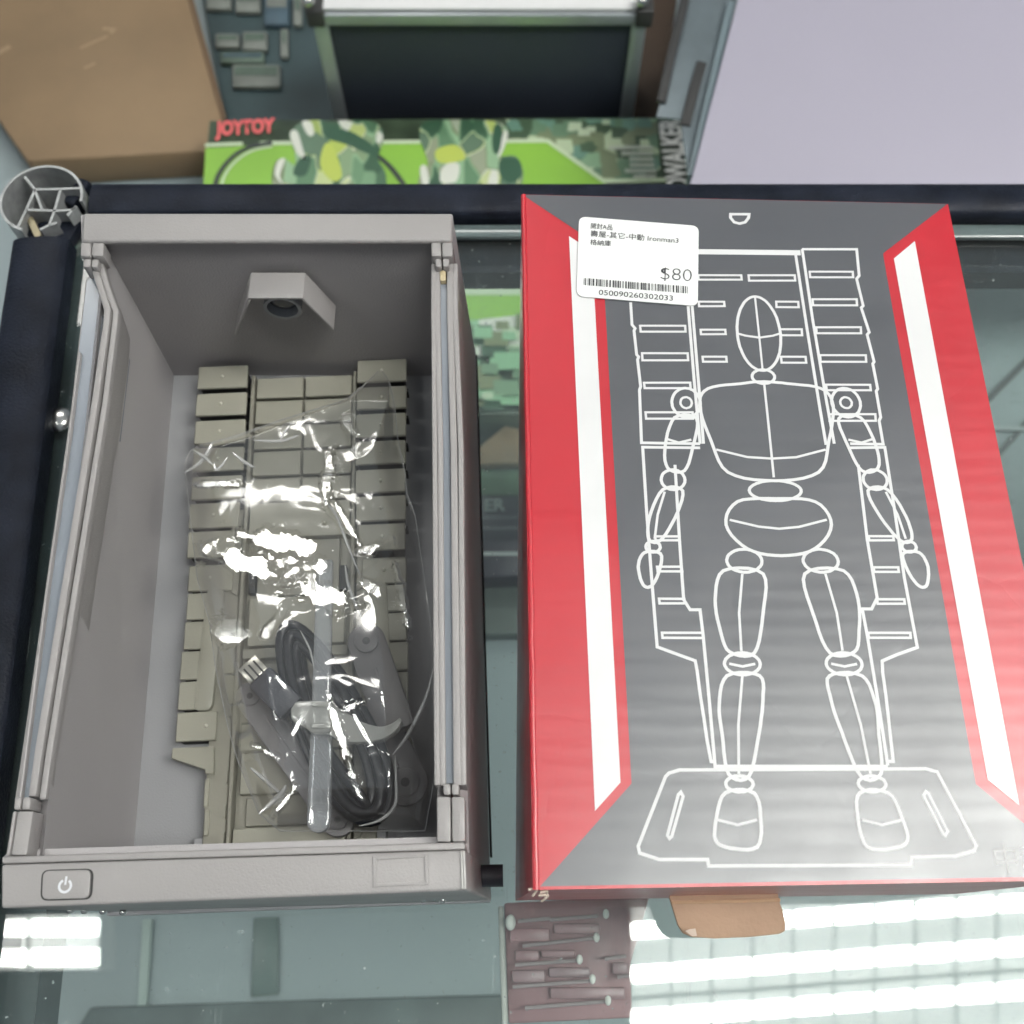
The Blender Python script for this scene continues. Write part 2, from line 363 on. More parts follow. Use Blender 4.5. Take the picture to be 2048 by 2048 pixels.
# ------------------------------------------------------------------ the counter: glass top, rails, corner post
ctr = thing('glass_counter', (0.1, 0.32, -0.008), 'glass topped shop counter with black rounded edge rails', 'counter')
gp = [(-0.212, 0.322), (0.75, 0.322), (0.75, -0.35), (-0.178, -0.35)]
o = prism_w('glass_top', gp, 0.0, -0.008, M['glass'], ctr)
def half_round(name, a, b, wd, ht, zb, matl, parent, n=12, flatten=0.0):
    """rounded rail from a to b (world xy)"""
    bm = bmesh.new(); d = (b - a).normalized(); s = Vector((d.y, -d.x, 0))
    rings = []
    for p in (a, b):
        ring = []
        for k in range(n + 1):
            t = math.pi * k / n
            ring.append(bm.verts.new((p.x + s.x * math.cos(t) * wd / 2, p.y + s.y * math.cos(t) * wd / 2, zb + ht * (0.45 + 0.55 * max(0, math.sin(t)) ** 0.4))))
        ring.append(bm.verts.new((p.x - s.x * wd / 2, p.y - s.y * wd / 2, zb))); ring.append(bm.verts.new((p.x + s.x * wd / 2, p.y + s.y * wd / 2, zb)))
        rings.append(ring)
    m = len(rings[0])
    for k in range(m): bm.faces.new((rings[0][k], rings[0][(k + 1) % m], rings[1][(k + 1) % m], rings[1][k]))
    bm.faces.new(rings[0][::-1]); bm.faces.new(rings[1])
    return from_bm(name, bm, matl, parent, smooth=True)
# far rail: its far edge at photo row 370
yf = at(1024, 372, 0.008).y; yn = at(1024, 446, 0.004).y
half_round('rail', Vector((at(178, 400, 0.012).x, (yf + yn) / 2, 0)), Vector((0.75, (yf + yn) / 2, 0)), yf - yn, 0.012, 0.0005, M['black'], ctr)
# inner clear lip and black strip under the glass
bar('rail_lip', [Vector((-0.19, at(0, 466, 0.002).y, 0)), Vector((0.75, at(0, 466, 0.002).y, 0))], 0.0075, 0.004, 0.0005, mat('smoky_clear_lip', (0.10, 0.13, 0.13), 0.15, coat=0.5), ctr, bevel=0.0012)
yb = at(1024, 554, -0.012).y
prism_w('under_rail', [(-0.2, yf), (0.75, yf), (0.75, yb), (-0.2, yb)], -0.0085, -0.022, M['black'], ctr)
# left rail
la = (at(33, 490, 0.008) + at(143, 490, 0.004)) / 2; lb = (at(-118, 1525, 0.008) + at(6, 1525, 0.004)) / 2
ld = (lb - la); la2 = la + ld * 0.0; lb2 = la + ld * 1.9
half_round('rail', Vector((la2.x, la2.y, 0)), Vector((lb2.x, lb2.y, 0)), 0.0265, 0.012, 0.0005, M['black'], ctr)
bar('under_rail', [Vector((la.x + 0.008, la.y + 0.02, 0)), Vector((lb2.x + 0.008, lb2.y, 0))], 0.040, -0.0085, -0.03, mat('dark_teal_strip', (0.018, 0.035, 0.038), 0.4, var=0.3, vscale=40, speck=0.05), ctr)
bar('glass_edge', [at(150, 470, 0.001), at(104, 830, 0.001), at(66, 1090, 0.001)], 0.0022, 0.0018, 0.0003, mat('pale_green_sealant', (0.10, 0.17, 0.15), 0.2, var=0.4, vscale=60), ctr)
# far glass pane of the counter below the rail
prism_w('front_glass', [(-0.2, 0.322), (0.75, 0.322), (0.75, 0.317), (-0.2, 0.317)], -0.03, SH + 0.002, M['glass'], ctr)
for (u, v) in ((120, 850),):
    c = at(u + 8, v, -0.004)
    bm = bmesh.new(); bmesh.ops.create_uvsphere(bm, u_segments=20, v_segments=12, radius=0.0062); bmesh.ops.scale(bm, vec=(1, 1, 0.5), verts=bm.verts)
    bmesh.ops.translate(bm, vec=(c.x, c.y, 0.0012), verts=bm.verts); from_bm('screw_cap', bm, M['metal'], ctr, smooth=True)
# corner post: cut end of an aluminium extrusion
pc = at(86, 402, 0.014); PR = 0.0187
post = thing('corner_post', (pc.x, pc.y, -0.45), 'hollow round aluminium corner post with its cut end showing inner walls', 'post')
M['post_in'] = mat('dull_inner_aluminium', (0.14, 0.16, 0.15), 0.6, var=0.35, vscale=150, speck=0.1)
def arc(c, r, a0, a1, n=30): return [Vector((c.x + r * math.cos(R(a0 + (a1 - a0) * k / n)), c.y + r * math.sin(R(a0 + (a1 - a0) * k / n)), 0)) for k in range(n + 1)]
bar('outer_shell', arc(pc, PR, -5, 252, 40), 0.0012, 0.016, -0.44, M['alu_edge'], post)
def lp(x, y): return Vector((pc.x + x * PR, pc.y + y * PR, 0))
for a in ([(0.93, 0.34), (0.35, 0.31), (-0.22, 0.30), (-0.55, 0.70)], [(-0.22, 0.30), (-0.33, -0.33), (-0.45, -0.88)], [(-0.33, -0.33), (0.45, -0.36), (0.84, -0.33), (0.9, -0.25)],
          [(0.42, 0.31), (0.38, -0.36), (0.32, -0.8), (0.12, -0.93)], [(0.32, -0.8), (0.5, -0.72)], [(0.9, -0.22), (0.72, -0.5)], [(-0.22, 0.28), (0.06, -0.33)]):
    bar('inner_wall', [lp(*q) for q in a], 0.0011, 0.0155, -0.44, M['alu_edge'], post)
prism_w('core', [(q.x, q.y) for q in disc_pts((pc.x, pc.y), PR * 0.96, 32)], -0.004, -0.44, M['post_in'], post)
bar('plug', [at(150, 395, 0.004), at(176, 405, 0.004)], 0.016, 0.011, 0.0005, M['black'], post, bevel=0.002)
bar('plug', [at(120, 488, 0.004), at(150, 440, 0.004)], 0.012, 0.008, 0.0005, M['black'], post, bevel=0.002)
bar('plug', [at(60, 492, 0.004), at(115, 470, 0.004)], 0.016, 0.008, 0.0005, M['black'], post, bevel=0.002)
bar('brass_clip', [at(62, 440, 0.010), at(80, 478, 0.010)], 0.003, 0.012, -0.002, mat('dull_brass', (0.30, 0.26, 0.17), 0.4, metal=0.5, var=0.3), post)

# ------------------------------------------------------------------ grey display case lying on its back
case = thing('display_case', (-0.085, 0.13, 0.0), 'empty grey plastic display case lying open on its back on the glass', 'display case')
ZR = 0.095
P = M['plastic']; PI_ = M['plastic_in']
back = [Vector((-0.0078, 0.0122, 0)), Vector((-0.0165, 0.246, 0)), Vector((-0.1625, 0.2475, 0)), Vector((-0.147, 0.0075, 0))]
prism_w('back_panel', back, 0.006, 0.0008, M['plastic_floor'], case, bevel=0.0006)
def V(u, v, z): return at(u, v, z)
ZF = 0.0062; ZW = 0.088
# side walls: outer top, inner top, inner foot, outer foot
def wall(name, ot, it, of, inf, mt, zt=ZW):
    # each a pair (far, near) of world points
    bm = bmesh.new()
    lo_ = lambda a, b: a + (b - a) * 0.13
    ot = (lo_(ot[0], of[0]), lo_(ot[1], of[1]))
    v = [bm.verts.new(p) for p in (ot[0], it[0], it[1], ot[1], of[0], inf[0], inf[1], of[1])]
    for f in ((0, 1, 2, 3), (7, 6, 5, 4), (0, 4, 5, 1), (1, 5, 6, 2), (2, 6, 7, 3), (3, 7, 4, 0)): bm.faces.new([v[i] for i in f])
    return from_bm(name, bm, mt, case)
fl_l = (V(348, 751, ZF), V(268, 1690, ZF))
ext = lambda a, b, t: a + (b - a) * t
far_l = V(348, 751, ZF); near_l = ext(far_l, V(268, 1690, ZF), 1.06)
wl = wall('side_wall', (V(170, 485, ZW), V(15, 1720, ZW)), (V(214, 485, ZW), V(84, 1720, ZW)), (Vector((-0.160, 0.246, ZF)), Vector((-0.146, 0.0085, ZF))), (far_l, near_l), M['plastic_in'])
rin_t = (V(866, 488, ZW), V(876, 1700, ZW)); rout_t = (V(903, 488, ZW), V(931, 1700, ZW))
wr = wall('side_wall', rout_t, rin_t, (Vector((-0.0168, 0.2455, ZF)), Vector((-0.0082, 0.0128, ZF))), (Vector((-0.0275, 0.2316, ZF)), Vector((-0.0165, 0.024, ZF))), M['plastic_in'])
# far end wall (inner face runs from the rim down to the far edge of the back panel)
ti = (V(200, 484, ZW + .004), V(904, 484, ZW + .004)); YT = ti[0].y
bm = bmesh.new()
vv = [bm.verts.new(p) for p in (V(162, 430, ZW + .004), V(905, 430, ZW + .004), V(905, 484, ZW + .004), V(163, 484, ZW + .004),
      Vector((-0.161, 0.2468, ZF)), Vector((-0.017, 0.2458, ZF)), Vector((-0.0172, 0.2310, ZF)), Vector((-0.160, 0.2312, ZF)))]
for f in ((0, 1, 2, 3), (7, 6, 5, 4), (0, 4, 5, 1), (1, 5, 6, 2), (2, 6, 7, 3), (3, 7, 4, 0)): bm.faces.new([vv[i] for i in f])
from_bm('end_wall', bm, mat('grey_end_wall', (0.305, 0.29, 0.292), 0.55, bump=0.5, bscale=1300), case)
# top bar of the rim, bottom bar of the rim
prism('top_bar', [(165.6, 425), (906, 425.5), (903, 482), (162, 482.5)], ZR, ZW + .0041, P, case, bevel=0.0011, seg=3)
bb = [(3, 1713), (929.6, 1684), (931, 1699), (3, 1728)]
prism('rim_step', bb, ZR - 0.001, 0.07, P, case, bevel=0.0006)
bp_ = [(2, 1729), (931, 1700), (934, 1781), (1.5, 1817)]
base_top = [at(u, v, ZR) for u, v in bp_]
bm = bmesh.new()
top = [Vector((p.x, p.y, ZR)) for p in base_top]
bot = [Vector((base_top[0].x - .001, base_top[0].y, 0.0012)), Vector((-0.0085, 0.0262, 0.0012)), Vector((-0.0075, 0.0128, 0.0012)), Vector((base_top[3].x + .001, base_top[3].y + .0012, 0.0012))]
add_prism(bm, top, bot)
from_bm('base_block', bm, P, case, bevel=0.0009, seg=3)
prism('base_inner_wall', [(20, 1700), (925, 1672), (928, 1688), (5, 1716)], 0.0865, 0.0063, M['plastic_in'], case)
# power button in its frame
def on(u, v): p = at(u, v, ZR); return Vector((p.x, p.y))
def rrect(px, r, shrink=0):
    pts = [on(*q) for q in px]
    if shrink:
        c = sum(pts, Vector((0, 0))) / 4
        pts = [p + (c - p).normalized() * shrink for p in pts]
    return [Vector((p.x, p.y, 0)) for p in round_poly(pts, r)]
bt = [(84, 1740), (188, 1737), (184, 1799), (81, 1802)]
prism_w('button_gap', rrect(bt, 0.0022), ZR + 0.0002, ZR - 0.003, M['gap'], case)
prism_w('power_button', rrect(bt, 0.0018, 0.0007), ZR + 0.0009, ZR - 0.003, P, case, bevel=0.0003)
pb = at(130.4, 1772, ZR + .0009)
bm = bmesh.new()
ribbon(bm, [pb + Vector((0.00165 * math.cos(R(t)), 0.00165 * math.sin(R(t)), 0)) for t in range(118, 423, 12)], 0.0007, ZR + 0.00104)
ribbon(bm, [pb + Vector((0, 0.0003, 0)), pb + Vector((0, 0.0026, 0))], 0.0006, ZR + 0.00104)
from_bm('power_mark', bm, mat('pale_mark_ink', (0.62, 0.63, 0.66), 0.4), case)
# blank recess frame at the right of the base
rf = [(749, 1716), (852, 1711), (854, 1766), (750, 1771)]
fp = [at(u, v, ZR) for u, v in rf]; fp = fp + [fp[0]]
bm = bmesh.new()
L_, R_ = offsets(fp[:-1], 0.0010, True)
n = 4
a = [bm.verts.new((*q, ZR + 0.0006)) for q in L_]; b = [bm.verts.new((*q, ZR + 0.0006)) for q in R_]
a2 = [bm.verts.new((*q, ZR - 0.001)) for q in L_]; b2 = [bm.verts.new((*q, ZR - 0.001)) for q in R_]
for i in range(n):
    j = (i + 1) % n
    bm.faces.new((a[i], b[i], b[j], a[j])); bm.faces.new((a[i], a[j], a2[j], a2[i])); bm.faces.new((b[i], b2[i], b2[j], b[j]))
from_bm('recess_frame', bm, P, case, bevel=0.0002)
for k, u in enumerate((923, 928)):
    bar('edge_moulding', [at(u + 0, 1702, ZR), at(u + 2.5, 1778, ZR)], 0.00055, ZR + 0.0007, ZR - 0.001, mat('polished_grey_edge', (0.5, 0.49, 0.47), 0.25), case, bevel=0.0001)
# thin stand plate edge resting inside along the base
bar('inner_ledge', [at(210, 1701, 0.080), at(500, 1690, 0.080), at(768, 1681, 0.080)], 0.0016, 0.080, 0.070, M['beige2'], case, bevel=0.0003)
# black knob on the base side
ka = at(948, 1752, 0.040); kb = at(1006, 1751, 0.040)
tube('knob', [ka, kb], 0.0036, mat('black_rubber_foot', (0.02, 0.018, 0.026), 0.5, var=0.2), case, seg=28)
# clear end screws
for u, v in ((140, 1824), (168, 1825), (205, 1826), (245, 1828), (838, 1797), (848, 1800), (870, 1798), (885, 1803)):
    p = at(u, v, 0.03)
    bm = bmesh.new(); bmesh.ops.create_uvsphere(bm, u_segments=12, v_segments=8, radius=0.0012)
    bmesh.ops.translate(bm, vec=(p.x, p.y + 0.0006, 0.03), verts=bm.verts); from_bm('screw_head', bm, M['metal'], case, smooth=True)
# caps and guide blocks at the four rim corners
def block(px, zt, zb, bev=0.0009): return prism('corner_block', px, zt, zb, P, case, bevel=bev, seg=2)
def split_block(u0, v0, u1, v1, um, zt, zb, du=0):
    block([(u0, v0), (um - 0.9, v0), (um - 0.9 + du, v1), (u0 + du, v1)], zt, zb, 0.0007)
    block([(um + 0.9, v0), (u1, v0), (u1 + du, v1), (um + 0.9 + du, v1)], zt, zb, 0.0007)
split_block(161, 484, 208, 512, 183, ZR - .001, ZW - .002, -1)
split_block(167, 517, 197, 534, 183, ZR - .002, ZW - .004, -2)
split_block(862, 483, 905, 512, 883, ZR - .001, ZW - .002, 0.5)
split_block(870, 516, 898, 533, 884, ZR - .002, ZW - .004, 0.5)
split_block(11 + 14, 1622, 67, 1711, 34, ZR - .0015, ZW - .004, -14)
split_block(29, 1594, 62, 1620, 44, ZR - .0025, ZW - .004, -3)
split_block(873, 1593, 930, 1684, 902, ZR - .0015, ZW - .004, 1)
split_block(886, 1567, 918, 1590, 902, ZR - .0025, ZW - .004, 0.5)
# frame sheet and ridges along both sides
ZS = 0.0885
def side_strip(name, outer, inner, zt, zb, m):
    return prism(name, outer + inner[::-1], zt, zb, m, case)
side_strip('frame_sheet', [(172, 560), (142, 820), (45, 1500), (30, 1600)], [(200, 520), (218, 640), (196, 810), (84, 1500), (72, 1600)], ZS - .007, ZS - .03, P)
side_strip('acrylic_panel', [(174, 560), (144, 820), (56, 1500), (42, 1596)], [(192, 545), (206, 640), (184, 810), (72, 1500), (58, 1596)], ZS - .003, ZS - .032, M['acrylic'])
bar('frame_ridge', [at(*q, ZS) for q in ((199, 520), (220, 590), (233, 625), (231, 650), (211, 810), (101, 1500), (87, 1600))], 0.0021, ZS + .001, ZS - .004, P, case, bevel=0.0006)
bar('frame_ridge', [at(*q, ZS) for q in ((190, 535), (207, 590), (217, 622), (215, 650), (192, 810), (81, 1500), (68, 1594))], 0.0025, ZS + .0015, ZS - .02, P, case, bevel=0.0006)
bar('frame_ridge', [at(*q, ZS) for q in ((156, 700), (136, 860), (94, 1150), (51, 1480), (36, 1596))], 0.0010, ZS - .001, ZS - .02, P, case, bevel=0.0005)
rr = lambda a, b, c: [(a, 530), (a, 622), (b, 900), (c, 1480), (c + 1, 1572)]
side_strip('frame_sheet', rr(906, 924, 930), rr(866, 866, 872), ZS - .003, ZS - .03, P)
bar('acrylic_panel', [at(*q, ZS) for q in ((887, 566), (887.5, 622), (892, 900), (899, 1480), (900, 1566))], 0.0026, ZS - .0008, ZS - .025, M['acrylic'], case)
for a, b, c, wd in ((867.5, 870, 874, .0018), (876, 881, 885, .0019), (900.5, 908, 914, .0024), (911, 922, 926, .0019)):
    bar('frame_ridge', [at(u, v, ZS) for u, v in rr(a, b, c)], wd, ZS + .0012, ZS - .015, P, case, bevel=0.0005)
bar('guide_clip', [at(886, 545, ZS), at(886.5, 566, ZS)], 0.0021, ZS + .0016, ZS - .01, mat('yellowed_clip', (0.50, 0.42, 0.26), 0.5), case, bevel=0.0003)
# lower seam of the outer shell on the right
bar('shell_seam', [Vector((-0.0160, 0.243, 0)), Vector((-0.0078, 0.028, 0))], 0.0008, 0.004, 0.0009, M['gap'], case)

# lamp with hood on the far end wall
YW = 0.2335
hood = thing('hood', (0, 0, 0), None, None); hood.name = 'lamp_hood'
for k_ in ('label', 'category'):
    if k_ in hood: del hood[k_]
hood.parent = case; hood.location = (0, 0, 0)
HD = 0.0105   # how far the hood stands out
def yq(u, v, Y): return at_y(u, v, Y)
def plate(name, a, b, th):
    """plate between wall points a, b, standing out towards the near end"""
    d = (b - a); nrm = Vector((d.z, 0, -d.x)).normalized() * th
    A = [a, b, b + nrm, a + nrm]
    bm = bmesh.new(); add_prism(bm, [Vector((p.x, YW + .001, p.z)) for p in A], [Vector((p.x, YW - HD, p.z)) for p in A])
    return from_bm(name, bm, P, hood, bevel=0.0004)
hl = yq(501, 549, YW); hr = yq(610, 549, YW)
wl_ = yq(474, 625, YW); wr_ = yq(672, 615, YW)
plate('hood_top', hl, hr, 0.0013); plate('hood_wing', hl, Vector((wl_.x, 0, wl_.z)), -0.0013); plate('hood_wing', hr, Vector((wr_.x, 0, wr_.z)), 0.0013)
lc = yq(567, 598, YW)
def ring_y(name, c, r0, r1, y0, y1, m, par, n=36):
    bm = bmesh.new(); rs = []
    for (r, y) in ((r0, y1), (r1, y1), (r1, y0), (r0, y0)):
        rs.append([bm.verts.new((c.x + r * math.cos(2 * math.pi * k / n), y, c.z + r * math.sin(2 * math.pi * k / n))) for k in range(n)])
    for i in range(4):
        A, B = rs[i], rs[(i + 1) % 4]
        for k in range(n): bm.faces.new((A[k], A[(k + 1) % n], B[(k + 1) % n], B[k]))
    return from_bm(name, bm, m, par, bevel=0)
ring_y('lamp_ring', lc, 0.0061, 0.0074, YW, YW - 0.0045, mat('translucent_grey_ring', (0.36, 0.37, 0.39), 0.2), hood)
bm = bmesh.new(); bmesh.ops.create_uvsphere(bm, u_segments=32, v_segments=16, radius=0.006)
bmesh.ops.scale(bm, vec=(1, 0.5, 1), verts=bm.verts); bmesh.ops.translate(bm, vec=(lc.x, YW, lc.z), verts=bm.verts)
from_bm('lamp_lens', bm, mat('smoked_lens', (0.06, 0.062, 0.07), 0.12, coat=0.6), hood, smooth=True)

# back rack of olive beige blocks
rack = bpy.data.objects.new('back_rack', None); COL.objects.link(rack); rack.parent = case; rack.location = (0, 0, 0)
ZB = 0.019
mirror_c = (at(447, 755, ZB) + at(762, 755, ZB)) / 2
mirror_n = at(395, 1450, ZB)
# axis of the rack in world space (parallel to the case)
ax_far = Vector((mirror_c.x, mirror_c.y, 0)); ax_dir = Vector((0.046, -1.0, 0)).normalized()
ax_side = Vector((-ax_dir.y, ax_dir.x, 0))
def loc(u, v, z=ZB):
    p = at(u, v, z); p.z = 0; q = p - ax_far
    return q.dot(ax_side), q.dot(ax_dir)      # across (+ = right?), along (towards near end)
def W2(s, t): p = ax_far + ax_side * s + ax_dir * t; return Vector((p.x, p.y, 0))
SGN = 1 if loc(762, 755)[0] > 0 else -1
def blk(name, s0, t0, s1, t1, zt, zb, m, bev=0.00035):
    return prism_w(name, [W2(s0, t0), W2(s1, t0), W2(s1, t1), W2(s0, t1)], zt, zb, m, rack, bevel=bev, seg=1)
s_out0 = loc(397, 733)[0]; s_in0 = loc(496, 733)[0]
rows = [(733.6, 777.5), (787.7, 832), (841.7, 888), (896.6, 943), (953.7, 1000), (1007.7, 1057), (1064, 1116), (1125, 1177), (1181, 1234), (1238, 1294), (1298, 1355), (1359, 1416), (1421, 1480)]
xl = [(397.5, 496), (393.5, 493.5), (391, 491), (387.5, 488), (384.5, 484), (380, 479), (377, 470), (372.5, 462), (369.5, 420), (364, 417), (357, 412), (352.6, 408), (348, 429)]
RIV = mat('pale_rivet', (0.6, 0.58, 0.5), 0.25)
def rivet(s, t, z):
    z += .0003
    bm = bmesh.new(); bmesh.ops.create_uvsphere(bm, u_segments=10, v_segments=6, radius=0.00075)
    p = W2(s, t); bmesh.ops.translate(bm, vec=(p.x, p.y, z), verts=bm.verts)
    from_bm('rivet', bm, RIV, rack, smooth=True)
wdt = abs(s_in0 - s_out0)
for i, ((v0, v1), (u0, u1)) in enumerate(zip(rows, xl)):
    s0, t0 = loc(u0, v0); s1, _ = loc(u1, v0); _, t1 = loc(u0, v1)
    for sg in (1, -1):
        a, b = (s0, s1) if sg == 1 else (-s0, -s1)
        high = i < 7
        zt0 = ZB if high else ZB - .004
        blk('block', min(a, b), t0, max(a, b), t1, zt0, zt0 - .0016, M['beige'])
        blk('block_shade', min(a, b) + .0012, t0 + .0008, max(a, b) - .0012, t1 - .0004, zt0 - .0017, 0.0065, M['gap'], 0)  # near-black body painted for the shade under each plate
        if i < 8 or i == 12: rivet((a + b) / 2 if i != 12 else b + (a - b) * .25, (t0 + t1) / 2, ZB + (.0001 if high else -.0039))
        if high and i < 6:   # dark strip painted for the shade between blocks
            blk('slot', min(a, b), t1 + .0002, max(a, b), t1 + .0016, ZB - .007, 0.0065, M['gap'], 0)
def S(u, v, z=ZB): return loc(u, v, z)[0]
def T(v, z=ZB): return loc(560, v, z)[1]
cw = abs(S(509, 754))   # half width of the centre field
zc = ZB - .005
for j, (v0, v1) in enumerate([(754, 795), (800, 846), (850, 897), (901, 950), (955, 1001)]):
    for sg in (-1, 1):
        a = 0.0005; b = cw
        blk('block', min(sg * a, sg * b), T(v0, zc) + .0003, max(sg * a, sg * b), T(v1, zc), zc, zc - .002, M['beige'], 0.0003)
# posts beside the centre field
for sg in (-1, 1):
    c0 = cw + .0007
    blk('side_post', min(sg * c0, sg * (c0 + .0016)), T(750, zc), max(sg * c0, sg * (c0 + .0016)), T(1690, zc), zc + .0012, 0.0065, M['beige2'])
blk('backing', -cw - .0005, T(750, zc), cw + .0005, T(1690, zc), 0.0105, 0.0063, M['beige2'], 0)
blk('panel', -cw, T(1006, zc), cw, T(1076, zc), zc + .0008, 0.0065, M['beige'])
for sg in (-1, 1): rivet(sg * cw * .5, T(1042), zc + .0009)
# lower field: frames, recessed panels
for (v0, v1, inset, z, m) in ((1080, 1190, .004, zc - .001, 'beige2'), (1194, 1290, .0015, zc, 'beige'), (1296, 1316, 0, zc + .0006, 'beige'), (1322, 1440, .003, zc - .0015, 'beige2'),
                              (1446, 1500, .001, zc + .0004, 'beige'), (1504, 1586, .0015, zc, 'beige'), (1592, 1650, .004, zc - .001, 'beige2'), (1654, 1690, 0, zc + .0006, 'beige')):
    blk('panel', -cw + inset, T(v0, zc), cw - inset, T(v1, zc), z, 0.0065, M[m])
for v0 in (1196, 1502):
    for sg in (-1, 1):
        blk('slot', min(sg * (cw - .0035), sg * (cw - .001)), T(v0 - 60, zc), max(sg * (cw - .0035), sg * (cw - .001)), T(v0 - 12, zc), zc + .0002, 0.0065, M['gap'], 0)
# outer wings with rounded pads, inner rails, clips
for sg in (-1, 1):
    a = cw + .0028
    # long wing strip beside the posts
    s_a = abs(S(470, 1100)); s_b = abs(S(437, 1500))
    pts = [(a, T(1004)), (a, T(1690)), (a + .0085, T(1690)), (a + .0085, T(1415)), (a + .0125, T(1415)), (a + .0125, T(1160)), (a + .0065, T(1125)), (a + .0045, T(1004))]
    w_ = [W2(sg * s, t) for s, t in pts]
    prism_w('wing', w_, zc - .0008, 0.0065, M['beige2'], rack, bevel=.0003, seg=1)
    pad = [Vector((sg * (a + .0055), T(1165))), Vector((sg * (a + .0125), T(1165))), Vector((sg * (a + .0145), T(1410))), Vector((sg * (a + .0075), T(1410)))]
    pr = round_poly(pad, 0.0028)
    prism_w('pad', [W2(p.x, p.y) for p in pr], zc + .0016, 0.0065, M['beige'], rack, bevel=.0005, seg=2)
    for v0 in (1150, 1230, 1310, 1395, 1530, 1600, 1655):
        q = round_poly([Vector((sg * (a + .0004), T(v0))), Vector((sg * (a + .003), T(v0 + 6))), Vector((sg * (a + .003), T(v0 + 22))), Vector((sg * (a + .0004), T(v0 + 30)))], .0008, 3)
        prism_w('clip', [W2(p.x, p.y) for p in q], zc + .0002, 0.0065, M['beige2'], rack)
    # tapered foot and narrow strips at the near end
    f = [(345, 1486), (428, 1486), (428, 1542), (410, 1541), (410, 1532), (343, 1507)]
    g = [(abs(S(u, v, ZB - .004)), T(v, ZB - .004)) for u, v in f]
    prism_w('foot_panel', [W2(sg * s, t) for s, t in g], ZB - .004, 0.0065, M['beige'], rack, bevel=.0003, seg=1)
    for (v0, v1) in ((1546, 1604), (1609, 1662)):
        s0 = abs(S(410, v0, ZB - .005)); s1 = abs(S(420, v0, ZB - .005))
        blk('foot_strip', min(sg * s0, sg * s1), T(v0), max(sg * s0, sg * s1), T(v1), ZB - .005, 0.0065, M['beige'])
    s0 = abs(S(388, 1670, .012)); s1 = abs(S(418, 1670, .012))
    blk('foot_lug', min(sg * s0, sg * s1), T(1664), max(sg * s0, sg * s1), T(1690), 0.012, 0.0065, M['plastic_floor'])

# ------------------------------------------------------------------ loose parts and the bag lying in the case
def bz(u, v, z): return at(u, v, z)
def arm(name, label, a, b, wd, zt, th, m, endr=None, square_b=False, grp=None, holes=(True, True)):
    root = thing(name, ((a.x + b.x) / 2, (a.y + b.y) / 2, zt - th), label, 'plastic arm', grp)
    d = (b - a).normalized(); s = Vector((-d.y, d.x, 0)); r = wd / 2; pts = []
    for k in range(13):
        t = math.pi * k / 12; pts.append(a - d * math.sin(t) * r + s * math.cos(t) * r)
    if square_b: pts += [b - s * r, b + s * r]
    else:
        for k in range(13):
            t = math.pi * k / 12; pts.append(b + d * math.sin(t) * r - s * math.cos(t) * r)
    prism_w('bar', pts, zt, zt - th, m, root, bevel=.0006)
    for p, hh in ((a, holes[0]), (b, holes[1])):
        if not hh: continue
        prism_w('boss', [Vector((p.x + q.x, p.y + q.y, 0)) for q in disc_pts((0, 0), r * .62, 28)], zt + .0012, zt - .0005, m, root, bevel=.0004)
        prism_w('hole', [Vector((p.x + q.x, p.y + q.y, 0)) for q in disc_pts((0, 0), r * .2, 18)], zt + .00135, zt, M['gap'], root)
    ra = a + d * wd * .75; rb = b - d * wd * .75
    bar('rib', [ra, rb], wd * .09, zt + .0007, zt - .0002, m, root, bevel=.0002)
    return root
arm('stand_arm', 'light grey stand arm with pierced round ends, lower left in the bag', bz(501, 1393, .026), bz(676, 1640, .026), 0.0115, .026, .004, M['grey_arm'])
arm('stand_arm', 'darker grey square-ended stand arm at the right of the bag', bz(733, 1283, .028), bz(792, 1460, .028), 0.0145, .028, .004, mat('charcoal_arm_plastic', (0.125, 0.118, 0.12), .4), square_b=True, holes=(True, False))
arm('stand_arm', 'charcoal stand arm end with a ring boss in the lower right corner', bz(765, 1475, .023), bz(811, 1565, .023), 0.0165, .023, .004, M['grey_dark'], holes=(False, True))
# black cable, coiled
cable = thing('usb_cable', tuple(bz(660, 1444, .02)), 'coiled black cable with a metal plug inside the clear bag', 'cable')
def coil(cx, cy, A, B, ang, z, n=40, wob=0):
    pts = []
    ca, sa = math.cos(ang), math.sin(ang)
    for k in range(n):
        t = 2 * math.pi * k / n
        e = abs(math.cos(t)) ** 0.85 * math.copysign(1, math.cos(t)); f = math.sin(t)
        bw = B * (1 + 0.25 * e)
        u = cx + A * e * ca - bw * f * sa; v = cy + A * e * sa + bw * f * ca
        pts.append(at(u, v, z + wob * math.sin(t)))
    return pts
ang = math.atan2(0.90, 0.38)
for i, (cx, cy, A, B, z) in enumerate(((664, 1445, 214, 66, .034), (664, 1447, 195, 51, .0355), (664, 1450, 176, 36, .034), (668, 1450, 205, 50, .0305), (672, 1456, 184, 34, .0305))):
    tube('strand', coil(cx, cy, A, B, ang + (i - 2) * .018, z), 0.0020, M['black_rub'], cable, seg=10, closed=True)
tube('strand', smooth_path([bz(585, 1412, .036), bz(620, 1450, .037), bz(660, 1510, .038), bz(712, 1580, .037), bz(745, 1625, .033)], 8), 0.0020, M['black_rub'], cable, seg=10)
pa = bz(520, 1355, .036); pb2 = bz(586, 1420, .036)
def obox(name, a, b, wd, zt, zb, m, par, bev):
    return bar(name, [a, b], wd, zt, zb, m, par, bevel=bev)
plug = obox('plug_body', pa, pb2, 0.0105, .0395, .0325, M['black_plug'], cable, .0014)
ma = bz(494, 1326, .036)
obox('plug_tip', ma + (pa - ma) * .05, pa, 0.0082, .0382, .0342, mat('nickel_plug', (.55, .53, .47), .28, metal=.9), cable, .0003)
